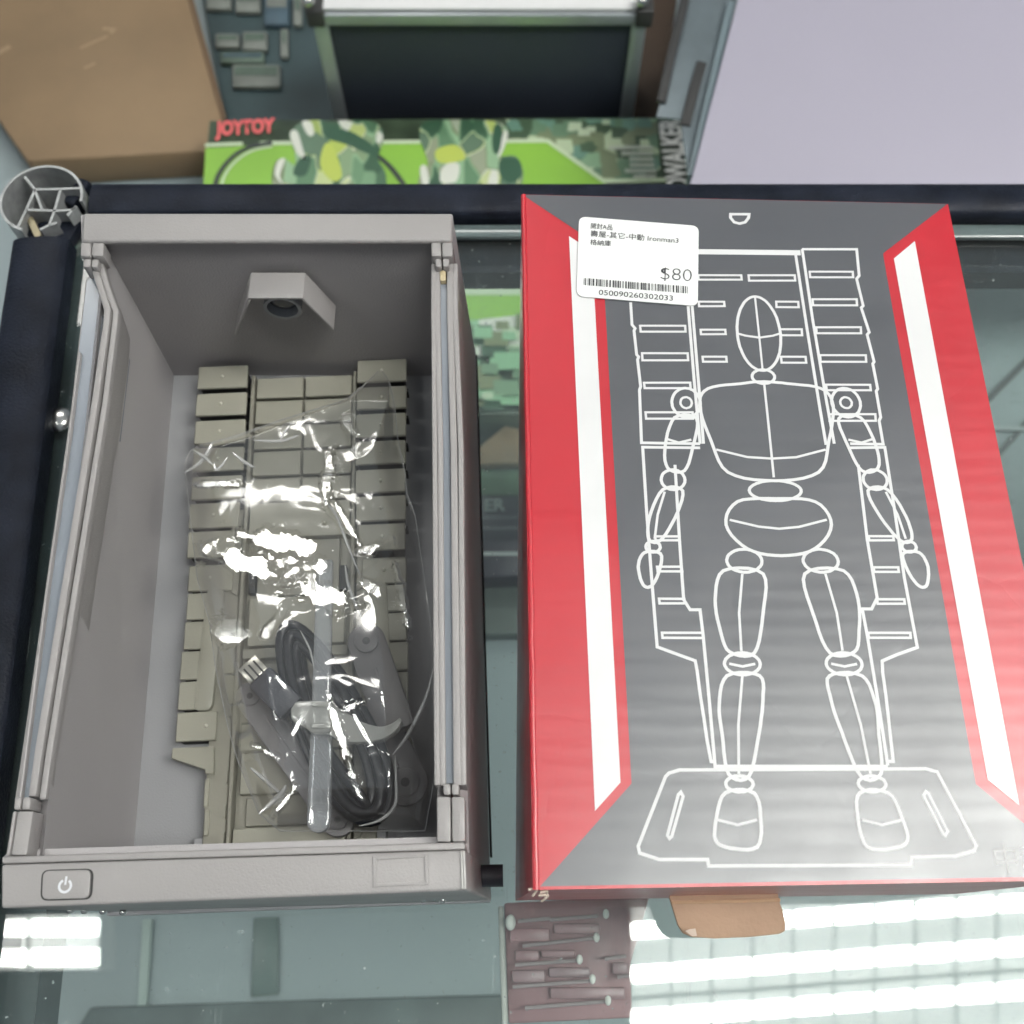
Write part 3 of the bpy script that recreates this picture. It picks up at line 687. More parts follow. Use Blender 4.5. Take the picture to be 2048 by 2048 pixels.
for k in (-1, 0, 1):
    d = (pa - ma).normalized(); s = Vector((-d.y, d.x, 0)) * .0022 * k
    obox('contact_strip', ma + d * .0018 + s, pa + s, 0.0007, .0385, .038, M['gap'], cable, 0)
# frosted stick and clamp
stick = thing('support_rod', tuple(bz(640, 1400, .046)), 'long frosted clear support rod with a rounded tip lying in the bag', 'plastic rod')
def flat_rod(name, a, b, wa, wb, zt, zb, m, par, tip=True):
    d = (b - a).normalized(); s = Vector((-d.y, d.x, 0)); pts = [a + s * wa / 2, a - s * wa / 2]
    if tip:
        for x, y in ((-.5, 0), (-.46, .28), (-.3, .42), (-.12, .52), (.12, .52), (.3, .42), (.46, .28), (.5, 0)): pts.append(b + s * x * wb + d * y * wb)
    else: pts += [b - s * wb / 2, b + s * wb / 2]
    return prism_w(name, pts, zt, zb, m, par, bevel=.0011, seg=3)
flat_rod('upper_shaft', bz(650, 1120, .047), bz(641, 1462, .047), .0060, .0066, .0485, .0445, M['frost'], stick, False)
flat_rod('lower_shaft', bz(643, 1464, .047), bz(638, 1640, .047), .0072, .0080, .0490, .0440, M['frost'], stick)
clamp = thing('clamp', tuple(bz(640, 1435, .047)), 'milky plastic clamp with one curved claw gripping the frosted rod', 'clamp')
prism('body', [(584, 1420), (594, 1405), (630, 1404), (666, 1408), (668, 1460), (660, 1468), (628, 1470), (612, 1456), (590, 1446), (584, 1440)], .053, .043, M['frost2'], clamp, bevel=.0010, zm=.05)
prism('window', [(597, 1437), (613, 1440), (614, 1451), (600, 1446)], .0533, .0500, mat('clamp_slot', (.16, .16, .155), .4), clamp, zm=.05)
prism('collar', rect(627, 1407, 665, 1418), .0545, .052, M['frost2'], clamp, bevel=.0005, zm=.05)
prism('collar', rect(627, 1452, 665, 1461), .0545, .052, M['frost2'], clamp, bevel=.0005, zm=.05)
up = smooth_path([bz(664, 1410, .05), bz(690, 1424, .05), bz(722, 1444, .05), bz(760, 1455, .05), bz(786, 1448, .05), bz(800, 1437, .05)], 5)
lo = smooth_path([bz(660, 1472, .05), bz(690, 1484, .05), bz(724, 1486, .05), bz(764, 1480, .05), bz(792, 1464, .05), bz(805, 1443, .05)], 5)
prism_w('claw', [Vector((p.x, p.y, 0)) for p in up + lo[::-1]], .052, .0455, M['frost2'], clamp, bevel=.0012, seg=3)

# the clear bag
bag = thing('clear_bag', tuple(bz(620, 1250, .03)), 'crumpled clear plastic bag of small stand parts inside the grey case', 'plastic bag')
Lb = [(742, 757), (775, 722), (800, 690), (840, 560), (872, 470), (892, 392), (905, 378), (925, 370), (950, 370), (1060, 383), (1160, 395), (1240, 418), (1330, 430), (1450, 455), (1520, 475), (1628, 518), (1662, 560)]
Rb = [(742, 764), (760, 778), (800, 788), (880, 796), (955, 812), (985, 813), (1030, 830), (1130, 845), (1240, 860), (1330, 868), (1390, 864), (1480, 872), (1560, 868), (1662, 850)]
def interp(tab, v):
    for (a, x), (b, y) in zip(tab, tab[1:]):
        if v <= b: return x + (y - x) * (v - a) / (b - a)
    return tab[-1][1]
def sm(x): x = max(0, min(1, x)); return x * x * (3 - 2 * x)
# flat facets of film turned so that they mirror a ceiling lamp: centre (u, v), half sizes, turn, strength
lampA = Vector((0.85, -0.04, LAMP_Z)); lampL = Vector((-1.5, -0.04, LAMP_Z))
FAC = [(520, 1108, 40, 12, 0.3, lampA), (575, 1122, 30, 9, -0.2, lampA), (560, 1180, 22, 10, 0.3, lampA), (600, 1196, 20, 8, 0.2, lampA), (470, 1092, 60, 22, -0.1, lampA), (565, 1085, 72, 20, 0.12, lampA), (490, 1125, 52, 20, 0.45, lampA), (600, 1150, 46, 22, -0.4, lampA), (640, 1185, 58, 22, 0.45, lampA),
       (462, 1262, 34, 26, 0.4, lampL), (655, 960, 9, 50, 0.1, lampA), (440, 968, 40, 6, 0.02, lampL), (735, 1098, 34, 8, -0.35, lampA), (744, 1176, 24, 11, 0.6, lampA),
       (560, 1230, 8, 60, 0.6, lampL), (680, 1470, 9, 66, -0.3, lampA), (708, 1560, 7, 34, -0.3, lampL), (566, 1606, 30, 6, -0.9, lampA), (698, 850, 9, 20, -0.5, lampA), (702, 1412, 26, 8, -0.4, lampL),
       (540, 1508, 26, 6, 0.5, lampL), (805, 1200, 6, 60, -0.2, lampL), (690, 1040, 6, 50, -0.55, lampA)]
fac = []
for (u, v, a, b, rot, lamp) in FAC:
    p = at(u, v, .055); h_ = (((lamp - p).normalized() + (Vector((0, 0, CAM_H)) - p).normalized())).normalized()
    fac.append((u, v, a, b, math.cos(rot), math.sin(rot), p, -h_.x / h_.z, -h_.y / h_.z))
def crease(p, s, seed):
    q = Vector((p.x * s + seed, p.y * s, seed * .37))
    return 1 - abs(noise.noise(q)) * 2.2
NU, NV = 150, 300
bm = bmesh.new(); grid = []
for j in range(NV + 1):
    v = 742 + (1662 - 742) * j / NV; l = interp(Lb, v); r = interp(Rb, v); row = []
    for i in range(NU + 1):
        f = i / NU; u = l + (r - l) * f; p = at(u, v, .05)
        env = min(1, f * 8, (1 - f) * 8, (v - 742) / 60, (1662 - v) / 40)
        body = sm((v - 950) / 350)
        z = .026 + .016 * sm(env) + .016 * body * sm(min(f, 1 - f) * 4) * sm((1662 - v) / 90)
        warp = Vector((p.x + .012 * noise.noise(Vector((p.x * 40, p.y * 40, 3))), p.y + .012 * noise.noise(Vector((p.x * 40, p.y * 40, 9))), 0))
        am = .5 + .5 * body; z += am * (.0022 * crease(warp, 27, 1.7) + .0005 * crease(warp, 62, 5.1)) + .00012 * crease(warp, 170, 8.3)
        for (cu, cv, a, b, c_, s_, pc_, gx, gy) in fac:
            du, dv = u - cu, v - cv
            if abs(du) + abs(dv) > (a + b) * 1.8: continue
            x_, y_ = (du * c_ + dv * s_) / a, (-du * s_ + dv * c_) / b
            rr_ = math.sqrt(x_ * x_ + y_ * y_) * (1 + .6 * noise.noise(Vector((u * .035, v * .05, cu))) + .15 * noise.noise(Vector((u * .12, v * .12, cv))))
            if rr_ < 1.35:
                wgt = sm((1.35 - rr_) / .35)
                zf = .0525 + .004 * body + gx * (p.x - pc_.x) + gy * (p.y - pc_.y) + .00006 * crease(warp, 110, 2.2) + .00001 * noise.noise(Vector((p.x * 500, p.y * 500, 1)))
                z = z * (1 - wgt) + zf * wgt
        row.append(bm.verts.new(at(u, v, z)))
    grid.append(row)
for j in range(NV):
    for i in range(NU): bm.faces.new((grid[j][i], grid[j + 1][i], grid[j + 1][i + 1], grid[j][i + 1]))
edgeL = [grid[j][0].co.copy() for j in range(0, NV + 1, 4)]; edgeR = [grid[j][NU].co.copy() for j in range(0, NV + 1, 4)]
edgeB = [grid[NV][i].co.copy() for i in range(0, NU + 1, 5)]
from_bm('film', bm, M['film'], bag, smooth=True)
for nm, e in (('seam', edgeL), ('seam', edgeR), ('seam', edgeB)): tube(nm, e, .00017, M['film_edge'], bag, seg=6)
# folds: narrow sharp pleats standing in the film
def fold(pts, z, wd=.0006):
    q = smooth_path([at(u, v, z) for u, v in pts], 6)
    tube('fold', q, lambda t: wd * (.25 + math.sin(math.pi * min(1, max(0, t)))), M['film_edge'], bag, seg=6)
for pts, z, wd in (([(370, 945), (400, 925), (418, 900), (425, 885)], .046, .0007), ([(385, 900), (410, 915), (425, 930)], .047, .0006), ([(428, 925), (434, 940), (455, 915)], .047, .0005),
                   ([(395, 965), (402, 972), (475, 966)], .048, .0008), ([(465, 905), (490, 925), (510, 935)], .047, .0006), ([(505, 880), (560, 882), (598, 870)], .047, .0005),
                   ([(560, 880), (568, 866), (580, 850)], .047, .0004), ([(518, 1628), (560, 1590), (572, 1570)], .046, .0008), ([(500, 1535), (530, 1560), (575, 1600)], .045, .0006),
                   ([(785, 1510), (815, 1470), (850, 1400), (866, 1340)], .047, .0006), ([(690, 1130), (700, 1180), (735, 1265)], .050, .0005), ([(790, 1510), (792, 1560), (790, 1610), (760, 1640), (718, 1652)], .046, .0005),
                   ([(600, 700 + 560), (620, 1300), (628, 1340)], .052, .0003), ([(640, 990), (672, 1030), (695, 1090), (720, 1150)], .049, .0005)):
    fold(pts, z, wd)

# ------------------------------------------------------------------ red and charcoal carton
ZX = 0.10
rb = thing('carton', (0.09, 0.14, 0.0), 'red and charcoal printed carton with white stripes lying flat on the glass', 'carton')
cTL, cTR, cBR, cBL = at(1043, 389, ZX), at(1896, 408, ZX), at(2176, 1760, ZX), at(1066, 1780, ZX)
fTL = Vector((0.0035, 0.254, 0.0008)); fBL = Vector((0.0012, 0.0130, 0.0008)); fBR = Vector((cBR.x + .002, cBR.y, .0008)); fTR = Vector((cTR.x + .001, cTR.y, .0008))
# body: side walls and a slightly sagging lid
bm = bmesh.new(); NX, NY = 40, 56; g = []
for j in range(NY + 1):
    t = j / NY; row = []
    for i in range(NX + 1):
        s = i / NX
        p = (cTL * (1 - s) + cTR * s) * (1 - t) + (cBL * (1 - s) + cBR * s) * t
        row.append(bm.verts.new(p))
    g.append(row)
for j in range(NY):
    for i in range(NX): bm.faces.new((g[j][i], g[j + 1][i], g[j + 1][i + 1], g[j][i + 1]))
from_bm('lid', bm, M['red'], rb)
def side(name, a, b, fa, fb, m, bulge=0):
    bm = bmesh.new(); n = 24; k = 6; G = []
    dirn = (b - a).normalized(); out = Vector((dirn.y, -dirn.x, 0))
    for i in range(n + 1):
        s = i / n; row = []
        for j in range(k + 1):
            t = j / k; p = (a * (1 - s) + b * s) * (1 - t) + (fa * (1 - s) + fb * s) * t
            row.append(bm.verts.new(p + out * bulge * math.sin(math.pi * s) * math.sin(math.pi * t)))
        G.append(row)
    for i in range(n):
        for j in range(k): bm.faces.new((G[i][j], G[i + 1][j], G[i + 1][j + 1], G[i][j + 1]))
    return from_bm(name, bm, m, rb)
dz = Vector((0, 0, -.0003))
side('side', cTL + dz, cBL + dz, fTL, fBL, M['red'], -0.0006); side('side', cBR + dz, cTR + dz, fBR, fTR, M['red'])
side('end_flap', cBL + dz, cBR + dz, fBL, fBR, M['red']); side('end_flap', cTR + dz, cTL + dz, fTR, fTL, M['red'])
# rounded ridge where lid folds into the left side
ridge = [cTL + (cBL - cTL) * (k / 30) + Vector((.0009 + rnd.uniform(-.00015, .00015), 0, -.0007)) for k in range(31)]
tube('fold_ridge', ridge, .0011, M['red'], rb, seg=10)
def flat(name, px, z, m, par, nx=1):
    bm = bmesh.new(); bm.faces.new([bm.verts.new(at(u, v, z)) for u, v in px]); 
    for f in bm.faces:
        f.normal_update()
        if f.normal.z < 0: f.normal_flip()
    me = bpy.data.meshes.new(name); bm.to_mesh(me); bm.free(); return link(name, me, m, par)
z1 = ZX + .00008
grey_px = [(1046, 391), (1894, 410), (1766, 507), (1939.6, 1500), (1952, 1568), (2176 - 12, 1745), (1079, 1772), (1263, 1565), (1262, 1540), (1204, 495)]
flat('grey_print', [(1044.5, 389.3), (1894.5, 408.2), (1766, 507), (1939.6, 1500), (1952, 1568), (2160, 1738), (2172, 1752), (1080, 1773), (1263, 1567), (1204, 495)], z1, M['print_grey'], rb)
flat('white_stripe', [(1138, 472), (1184, 502), (1241, 1565), (1190, 1622)], z1 + .00005, M['print_white'], rb)
flat('white_stripe', [(1829.6, 482), (1787.8, 517), (1975.6, 1559.5), (2038.7, 1610.8)], z1 + .00005, M['print_white'], rb)
# white line drawing of a stand and a plain jointed dummy
zl = z1 + .0001; LW = .00098
bm = bmesh.new()
def line(pts, wd=LW, closed=False, jit=.00004): ribbon(bm, [at(u, v, ZX) for u, v in pts], wd, zl, closed, jit)
def slot(u0, v0, u1, v1): line([(u0, v0), (u1, v0), (u1 + 1, v1), (u0 + 1, v1)], .0008, True)
line([(1396, 504), (1601, 506)], .0022)
line([(1604, 499), (1713, 499), (1718, 552), (1713, 558), (1726, 612), (1722, 616), (1738, 665), (1734, 670), (1748, 724), (1745, 728), (1755, 778), (1752, 783), (1761, 835), (1758, 842), (1766, 889), (1700, 888)])
line([(1604, 499), (1625, 640), (1652, 800), (1668, 888)]); line([(1591, 509), (1614, 660), (1640, 820), (1652, 890)], .001)
line([(1261, 605), (1264, 650), (1270, 657), (1268, 662), (1273, 710), (1277, 714), (1275, 720), (1281, 774), (1279, 780), (1283, 886), (1400, 888)])
line([(1376, 610), (1388, 759), (1400, 888)], .001); line([(1384, 612), (1396, 756), (1407, 888)], .001)
for q in ((1619, 544, 1705, 555), (1625, 599, 1713, 611), (1632, 655, 1721, 667), (1640, 711, 1731, 724), (1652, 770, 1740, 781), (1658, 829, 1750, 842),
          (1280, 652, 1370, 664), (1284, 707, 1375, 721), (1288, 766, 1380, 777), (1291, 825, 1385, 838), (1396, 551, 1482, 560), (1497, 551, 1589, 562),
          (1397, 604, 1448, 613), (1552, 604, 1596, 615), (1401, 660, 1450, 669), (1560, 659, 1603, 671), (1405, 714, 1452, 724), (1562, 714, 1611, 726),
          (1747, 1135, 1796, 1144), (1754, 1199, 1808, 1208), (1736, 1266, 1820, 1276), (1737, 1073, 1786, 1081), (1310, 1073, 1358, 1081), (1314, 1134, 1363, 1143), (1318, 1198, 1368, 1207), (1324, 1266, 1406, 1276)): slot(*q)
line([(1400, 896), (1285, 895), (1293, 1026), (1303, 1154), (1314, 1294), (1355, 1309), (1390, 1322), (1394, 1341), (1400, 1390), (1408, 1440), (1414, 1480), (1422, 1523), (1430, 1524)])
line([(1700, 896), (1769, 895), (1790, 1030), (1808, 1154), (1834, 1295), (1795, 1309), (1764, 1322), (1765, 1345), (1772, 1395), (1778, 1450), (1786, 1523), (1775, 1523)])
line([(1350, 930), (1359, 1080), (1367, 1199), (1380, 1220), (1400, 1220), (1406, 1270), (1418, 1400), (1430, 1533), (1775, 1533)])
line([(1716, 930), (1734, 1080), (1754, 1196), (1743, 1218), (1724, 1218), (1734, 1270), (1755, 1400), (1775, 1531)])
line([(1359, 1540), (1338, 1546), (1331, 1553), (1276, 1693), (1279, 1706), (1318, 1719), (1415, 1719), (1417, 1732), (1821, 1730), (1823, 1714), (1911, 1712), (1948, 1701), (1952, 1691), (1874, 1544), (1851, 1538)], closed=True)
for (a, b) in (((1361, 1591), (1339, 1672)), ((1851, 1589), (1890, 1665))):
    ux, uy = b[0] - a[0], b[1] - a[1]; l_ = math.hypot(ux, uy); nx_, ny_ = -uy / l_ * 5, ux / l_ * 5
    line([(a[0] + nx_, a[1] + ny_), (b[0] + nx_, b[1] + ny_), (b[0], b[1] + 6), (b[0] - nx_, b[1] - ny_), (a[0] - nx_, a[1] - ny_), (a[0], a[1] - 6)], .0009, True, .0001)
line([(1461, 429), (1498, 429), (1497, 436), (1490, 445), (1479, 448), (1468, 445), (1461, 436)], .0011, True)
from_bm('line_drawing', bm, M['ink_white'], rb)
# plain jointed wooden-dummy figure
bm = bmesh.new()
def cx(v): return 1500 + .104 * (v - 500)
def fig(pts, closed=True, wd=.00105):
    q = []
    for a, v in pts: q.append(Vector((cx(v) + a * (1 + (v - 1000) * .00025), v, 0)))
    if closed: q = smooth_path(q, 5, True)
    ribbon(bm, [at(p.x, p.y, ZX) for p in q], wd, zl + .00005, closed, .00005)
def ell(a, v, ra, rv, n=18, wd=.001): fig([(a + ra * math.cos(2 * math.pi * k / n), v + rv * math.sin(2 * math.pi * k / n)) for k in range(n)], True, wd)
ell(0, 668, 47, 74, 14); fig([(-46, 668), (-30, 672), (0, 676), (30, 672), (46, 668)], False, .0008); fig([(0, 596), (0, 668), (0, 740)], False, .0007)
ell(0, 754, 24, 14, 10)
fig([(-120, 778), (-50, 768), (0, 764), (50, 768), (120, 778), (140, 812), (122, 880), (92, 945), (0, 962), (-92, 945), (-122, 880), (-140, 812)])
fig([(0, 770), (0, 860), (0, 955)], False, .0008); fig([(-112, 900), (-50, 915), (0, 918), (50, 915), (112, 900)], False, .0008)
ell(0, 982, 52, 20, 14)
fig([(-78, 1004), (0, 998), (78, 1004), (104, 1050), (66, 1098), (0, 1112), (-66, 1098), (-104, 1050)]); fig([(-96, 1040), (-40, 1054), (0, 1058), (40, 1054), (96, 1040)], False, .0008)
for sg in (-1, 1):
    ell(sg * 168, 806, 30, 29, 12); ell(sg * 168, 806, 12, 11, 8, .0008)
    fig([(sg * 148, 838), (sg * 194, 836), (sg * 216, 890), (sg * 214, 936), (sg * 180, 942), (sg * 160, 895)]); fig([(sg * 162, 880), (sg * 188, 886), (sg * 214, 878)], False, .0008)
    ell(sg * 204, 960, 24, 20, 10); fig([(sg * 186, 982), (sg * 226, 980), (sg * 254, 1034), (sg * 258, 1078), (sg * 236, 1082), (sg * 204, 1036)]); fig([(sg * 222, 984), (sg * 238, 1030), (sg * 246, 1078)], False, .0008)
    ell(sg * 250, 1094, 14, 11, 8); fig([(sg * 236, 1108), (sg * 268, 1106), (sg * 280, 1134), (sg * 272, 1170), (sg * 256, 1172), (sg * 240, 1142)])
    ell(sg * 74, 1122, 34, 23, 12)
    fig([(sg * 40, 1148), (sg * 116, 1142), (sg * 136, 1200), (sg * 130, 1262), (sg * 116, 1304), (sg * 70, 1306), (sg * 48, 1230)]); fig([(sg * 80, 1148), (sg * 92, 1226), (sg * 94, 1302)], False, .0008)
    ell(sg * 94, 1328, 33, 22, 12); fig([(sg * 70, 1328), (sg * 94, 1333), (sg * 118, 1328)], False, .0008)
    fig([(sg * 64, 1352), (sg * 124, 1352), (sg * 142, 1410), (sg * 140, 1470), (sg * 134, 1548), (sg * 98, 1552), (sg * 74, 1465), (sg * 62, 1400)]); fig([(sg * 96, 1352), (sg * 110, 1450), (sg * 116, 1548)], False, .0008)
    ell(sg * 116, 1568, 24, 16, 10); fig([(sg * 92, 1586), (sg * 142, 1586), (sg * 160, 1636), (sg * 164, 1680), (sg * 140, 1696), (sg * 94, 1694), (sg * 84, 1640)])
    fig([(sg * 90, 1640), (sg * 124, 1650), (sg * 158, 1640)], False, .0008)
from_bm('figure_drawing', bm, M['ink_white'], rb)
put_text('maker_print', '中动', .0085, at(1990, 1742, zl), at(2070, 1739, zl), mat('faint_white_ink', (.42, .42, .42), .4), rb, sx=.9)
# tiny oval mark on the left side
bm = bmesh.new()
def onside(s, t): return (cTL * (1 - s) + cBL * s) * (1 - t) + (fTL * (1 - s) + fBL * s) * t + Vector((-.0009, 0, 0))
q = [onside(.465 + .06 * math.sin(2 * math.pi * k / 28), .42 + .2 * math.cos(2 * math.pi * k / 28)) for k in range(28)]
q2 = [onside(.465 + .052 * math.sin(2 * math.pi * k / 28), .42 + .165 * math.cos(2 * math.pi * k / 28)) for k in range(28)]
A_ = [bm.verts.new(p) for p in q]; B_ = [bm.verts.new(p) for p in q2]
for k in range(28): bm.faces.new((A_[k], A_[(k + 1) % 28], B_[(k + 1) % 28], B_[k]))
from_bm('oval_mark', bm, mat('pale_pink_ink', (.7, .4, .38), .4), rb)
# crushed corner
for k in range(3):
    c = cBL + Vector((rnd.uniform(-.002, .003), rnd.uniform(-.0022, .0006), rnd.uniform(-.006, -.001)))
    tube('torn_edge', smooth_path([c, c + Vector((rnd.uniform(-.002, .003), rnd.uniform(-.002, .001), -.001)), c + Vector((rnd.uniform(-.002, .002), -.0015, -.003))], 5), .00035, M['torn'], rb, seg=6)
# kraft tongue sticking out at the near end
ta, tb = at(1337, 1775, .035), at(1560, 1770, .035)
tn = [(1337, 1776), (1555, 1770), (1558, 1800), (1566, 1822), (1572, 1848), (1570, 1862), (1558, 1868), (1500, 1874), (1430, 1877), (1384, 1874), (1366, 1866), (1356, 1850), (1346, 1818), (1340, 1798)]
bm = bmesh.new()
tt = [at(u, v, .03 - .0004 * max(0, v - 1795) * .1) for u, v in tn]
add_prism(bm, tt, [p - Vector((0, 0, .0018)) for p in tt]); from_bm('closure_tongue', bm, M['kraft'], rb, bevel=.0003)
bar('tongue_crease', [at(1343, 1805, .0306), at(1450, 1803, .0306), at(1561, 1800, .0306)], .0012, .0307, .0295, mat('pale_kraft_crease', (.52, .34, .21), .7), rb, bevel=.0003)
flat('torn_patch', [(1370, 1862), (1380, 1858), (1391, 1857), (1394, 1872), (1385, 1873)], .0307, M['torn'], rb)

# price label stuck on the carton
lb_ = thing('price_label', tuple(at(1275, 525, zl + .0002)), 'white price label with barcode stuck on the top left of the red carton', 'label')
lc4 = [at(1158, 435, zl), at(1397, 454, zl), at(1395, 614, zl), at(1153, 594, zl)]
pts = round_poly([Vector((p.x, p.y)) for p in lc4], .0028, 6)
prism_w('paper', [Vector((p.x, p.y, 0)) for p in pts], zl + .0006, zl + .0001, M['paper'], lb_)
zt = zl + .0008
ux = (lc4[1] - lc4[0]); uy = (lc4[3] - lc4[0])
def LP(a, b): p = lc4[0] + ux * a + uy * b; return Vector((p.x, p.y, zt))
rows_ = [('開封A品', .085, .145, .0041), ('壽屋-其它-中動 Ironman3', .085, .245, .0041), ('格納庫', .085, .345, .0041)]
wlab = ux.length
def fit_text(name, s, a, b, a1, size, par, bold=0):
    me = text_mesh(s, 1.0); w_ = max(v.co.x for v in me.vertices) - min(v.co.x for v in me.vertices); bpy.data.meshes.remove(me)
    target = (a1 - a) * wlab
    put_text(name, s, size, LP(a, b), LP(a + .1, b), M['ink_black'], par, bold, sx=target / (w_ * size))
fit_text('lettering', '開封A品', .095, .142, .275, .0028, lb_)
fit_text('lettering', '壽屋-其它-中動 Ironman3', .095, .243, .825, .0030, lb_)
fit_text('lettering', '格納庫', .095, .350, .268, .0028, lb_)
fit_text('price', '$80', .665, .712, .925, .0075, lb_, -.00016)
fit_text('number', '050090260302033', .175, .965, .775, .0031, lb_)
bm = bmesh.new(); x_ = .055
brnd = random.Random(3)
while x_ < .905:
    w_ = brnd.choice((.004, .004, .008, .012)); gap_ = brnd.choice((.005, .006, .010, .014))
    q = [LP(x_, .775), LP(x_ + w_, .775), LP(x_ + w_, .862), LP(x_, .862)]
    bm.faces.new([bm.verts.new(p) for p in q]); x_ += w_ + gap_
from_bm('barcode', bm, M['ink_black'], lb_)

# ------------------------------------------------------------------ things beyond and below the counter
def carton_px(name, label, cat, px, zt, zb, m, bev=.003, group=None):
    c = at(sum(p[0] for p in px) / len(px), sum(p[1] for p in px) / len(px), zt)
    r = thing(name, (c.x, c.y, zb), label, cat, group); prism('body', px, zt, zb, m, r, bevel=bev); return r
kb_ = carton_px('cardboard_box', 'large flat brown cardboard box beyond the counter at top left', 'box', [(-60, 170), (-30, 200), (54, 322), (449, 300), (455, 262), (380, 0), (330, -190), (-60, -190)], -.44, SH + .001, M['kraft2'])
bar('box_fold', [at(340, -150, -.439), at(384, 8, -.439), at(448, 238, -.439)], .006, -.4385, -.4405, mat('dark_box_fold', (.12, .075, .04), .7), kb_, bevel=.001)
scf = mat('pale_board_scuff', (.31, .22, .13), .6)
for pts_, wd_ in ((((205, 56), (228, 58), (222, 66)), .004), (((160, 96), (186, 84), (214, 72)), .003), (((168, 136), (190, 126)), .003), (((-10, 108), (20, 92)), .006)):
    bar('scuff', [at(u, v, -.4395) for u, v in pts_], wd_, -.4397, -.4405, scf, kb_)
# green game box
GZ = -.40
gx0 = carton_px('toy_box', 'green camouflage printed toy box with white lines beyond the far rail', 'toy box', [(418, 240), (1356, 233), (1462, 828), (373, 828)], GZ, SH + .001, mat('dark_camo_print', (.05, .075, .045), .3, var=.5, vscale=30, coat=.3), .002)
gn = mat('bright_green_print', (.235, .46, .06), .3, var=.06, vscale=10, coat=.3)
gl_ = mat('pale_green_white_print', (.55, .66, .45), .35, coat=.3)
flat('green_field', [(411, 296), (500, 291), (640, 288), (1095, 283), (1210, 366), (1260, 430), (1330, 590), (1330, 640), (392, 640)], GZ + .0006, gn, gx0)
def gline(pts, wd, z=GZ + .0012, m=gl_, name='printed_line'):
    bm = bmesh.new(); ribbon(bm, [at(u, v, GZ) for u, v in pts], wd, z); return from_bm(name, bm, m, gx0)
gline([(411, 292), (486, 289)], .004); gline([(520, 288), (640, 287), (1090, 283), (1095, 283), (1208, 364), (1332, 361)], .0045)
gline(smooth_path([Vector(q) for q in ((428, 380, 0), (440, 350, 0), (466, 318, 0), (500, 297, 0), (540, 287, 0))], 5) and [(p.x, p.y) for p in smooth_path([Vector(q) for q in ((428, 390, 0), (438, 352, 0), (464, 318, 0), (498, 297, 0), (545, 288, 0))], 5)], .005, GZ + .0016, mat('black_print', (.03, .04, .035), .4), 'printed_arc')
gline([(p.x, p.y) for p in smooth_path([Vector(q) for q in ((440, 390, 0), (449, 355, 0), (472, 324, 0), (505, 303, 0), (545, 294, 0))], 5)], .0025)
gline([(p.x, p.y) for p in smooth_path([Vector(q) for q in ((750, 310, 0), (780, 335, 0), (808, 372, 0), (820, 400, 0))], 5)], .005, GZ + .0016, mat('black_print2', (.03, .04, .035), .4), 'printed_arc')
camo = [mat('camo_%s' % n_, c, .35, coat=.3) for n_, c in (('pale', (.50, .60, .42)), ('sage', (.16, .27, .16)), ('lime', (.42, .52, .08)), ('forest', (.035, .085, .045)), ('mint', (.25, .46, .27)), ('olive', (.17, .2, .1)), ('white', (.66, .67, .6)))]
crnd = random.Random(11)
def shard(u, v, r, m, z, sq=False, el=1.0):
    bm = bmesh.new(); n = 4 if sq else crnd.randint(5, 7); a0 = crnd.uniform(0, 6)
    if sq: px = [(u - r, v - r * .6), (u + r, v - r * .6), (u + r, v + r * .6), (u - r, v + r * .6)]
    else:
        th = crnd.uniform(-.5, .5); px = []
        for k in range(n):
            a = a0 + 2 * math.pi * k / n; rr_ = r * crnd.uniform(.6, 1.1); x, y = rr_ * math.cos(a), rr_ * el * math.sin(a)
            px.append((u + x * math.cos(th) - y * math.sin(th), v + x * math.sin(th) + y * math.cos(th)))
    f = bm.faces.new([bm.verts.new(at(a, b, GZ) + Vector((0, 0, z))) for a, b in px]); f.normal_update()
    if f.normal.z < 0: f.normal_flip()
    me = bpy.data.meshes.new('print_patch'); bm.to_mesh(me); bm.free(); return link('print_patch', me, m, gx0)
def camo_mat(name, cols, scale, kind='NOISE', stretch=(1, 1, 1), rot=0):
    m = mat(name, cols[0], .35, coat=.3); nt = m.node_tree; N = nt.nodes; L = nt.links; b = N['Principled BSDF']
    tc = N.new('ShaderNodeTexCoord'); mp = N.new('ShaderNodeMapping'); mp.inputs['Scale'].default_value = stretch; mp.inputs['Rotation'].default_value = (0, 0, rot); L.new(tc.outputs['Object'], mp.inputs[0])
    vo = N.new('ShaderNodeTexVoronoi'); vo.inputs['Scale'].default_value = scale; vo.distance = 'CHEBYCHEV' if kind == 'SQ' else 'EUCLIDEAN'; vo.inputs['Randomness'].default_value = 1
    if kind != 'SQ':
        vo.feature = 'SMOOTH_F1'; vo.inputs['Smoothness'].default_value = .25
        nz = N.new('ShaderNodeTexNoise'); nz.inputs['Scale'].default_value = scale * .8; L.new(mp.outputs[0], nz.inputs['Vector'])
        mx = N.new('ShaderNodeMix'); mx.data_type = 'VECTOR'; mx.inputs[0].default_value = .012; L.new(mp.outputs[0], mx.inputs[4]); L.new(nz.outputs['Color'], mx.inputs[5]); L.new(mx.outputs[1], vo.inputs['Vector'])
    else: L.new(mp.outputs[0], vo.inputs['Vector'])
    sp = N.new('ShaderNodeSeparateColor'); L.new(vo.outputs['Color'], sp.inputs[0])
    r = N.new('ShaderNodeValToRGB'); r.color_ramp.interpolation = 'LINEAR' if kind != 'SQ' else 'CONSTANT'; e = r.color_ramp.elements
    while len(e) < len(cols): e.new(.5)
    for k, c in enumerate(cols): e[k].position = .12 + .76 * k / len(cols); e[k].color = (*c, 1)
    L.new(sp.outputs[0], r.inputs[0]); L.new(r.outputs[0], b.inputs['Base Color'])
    return m
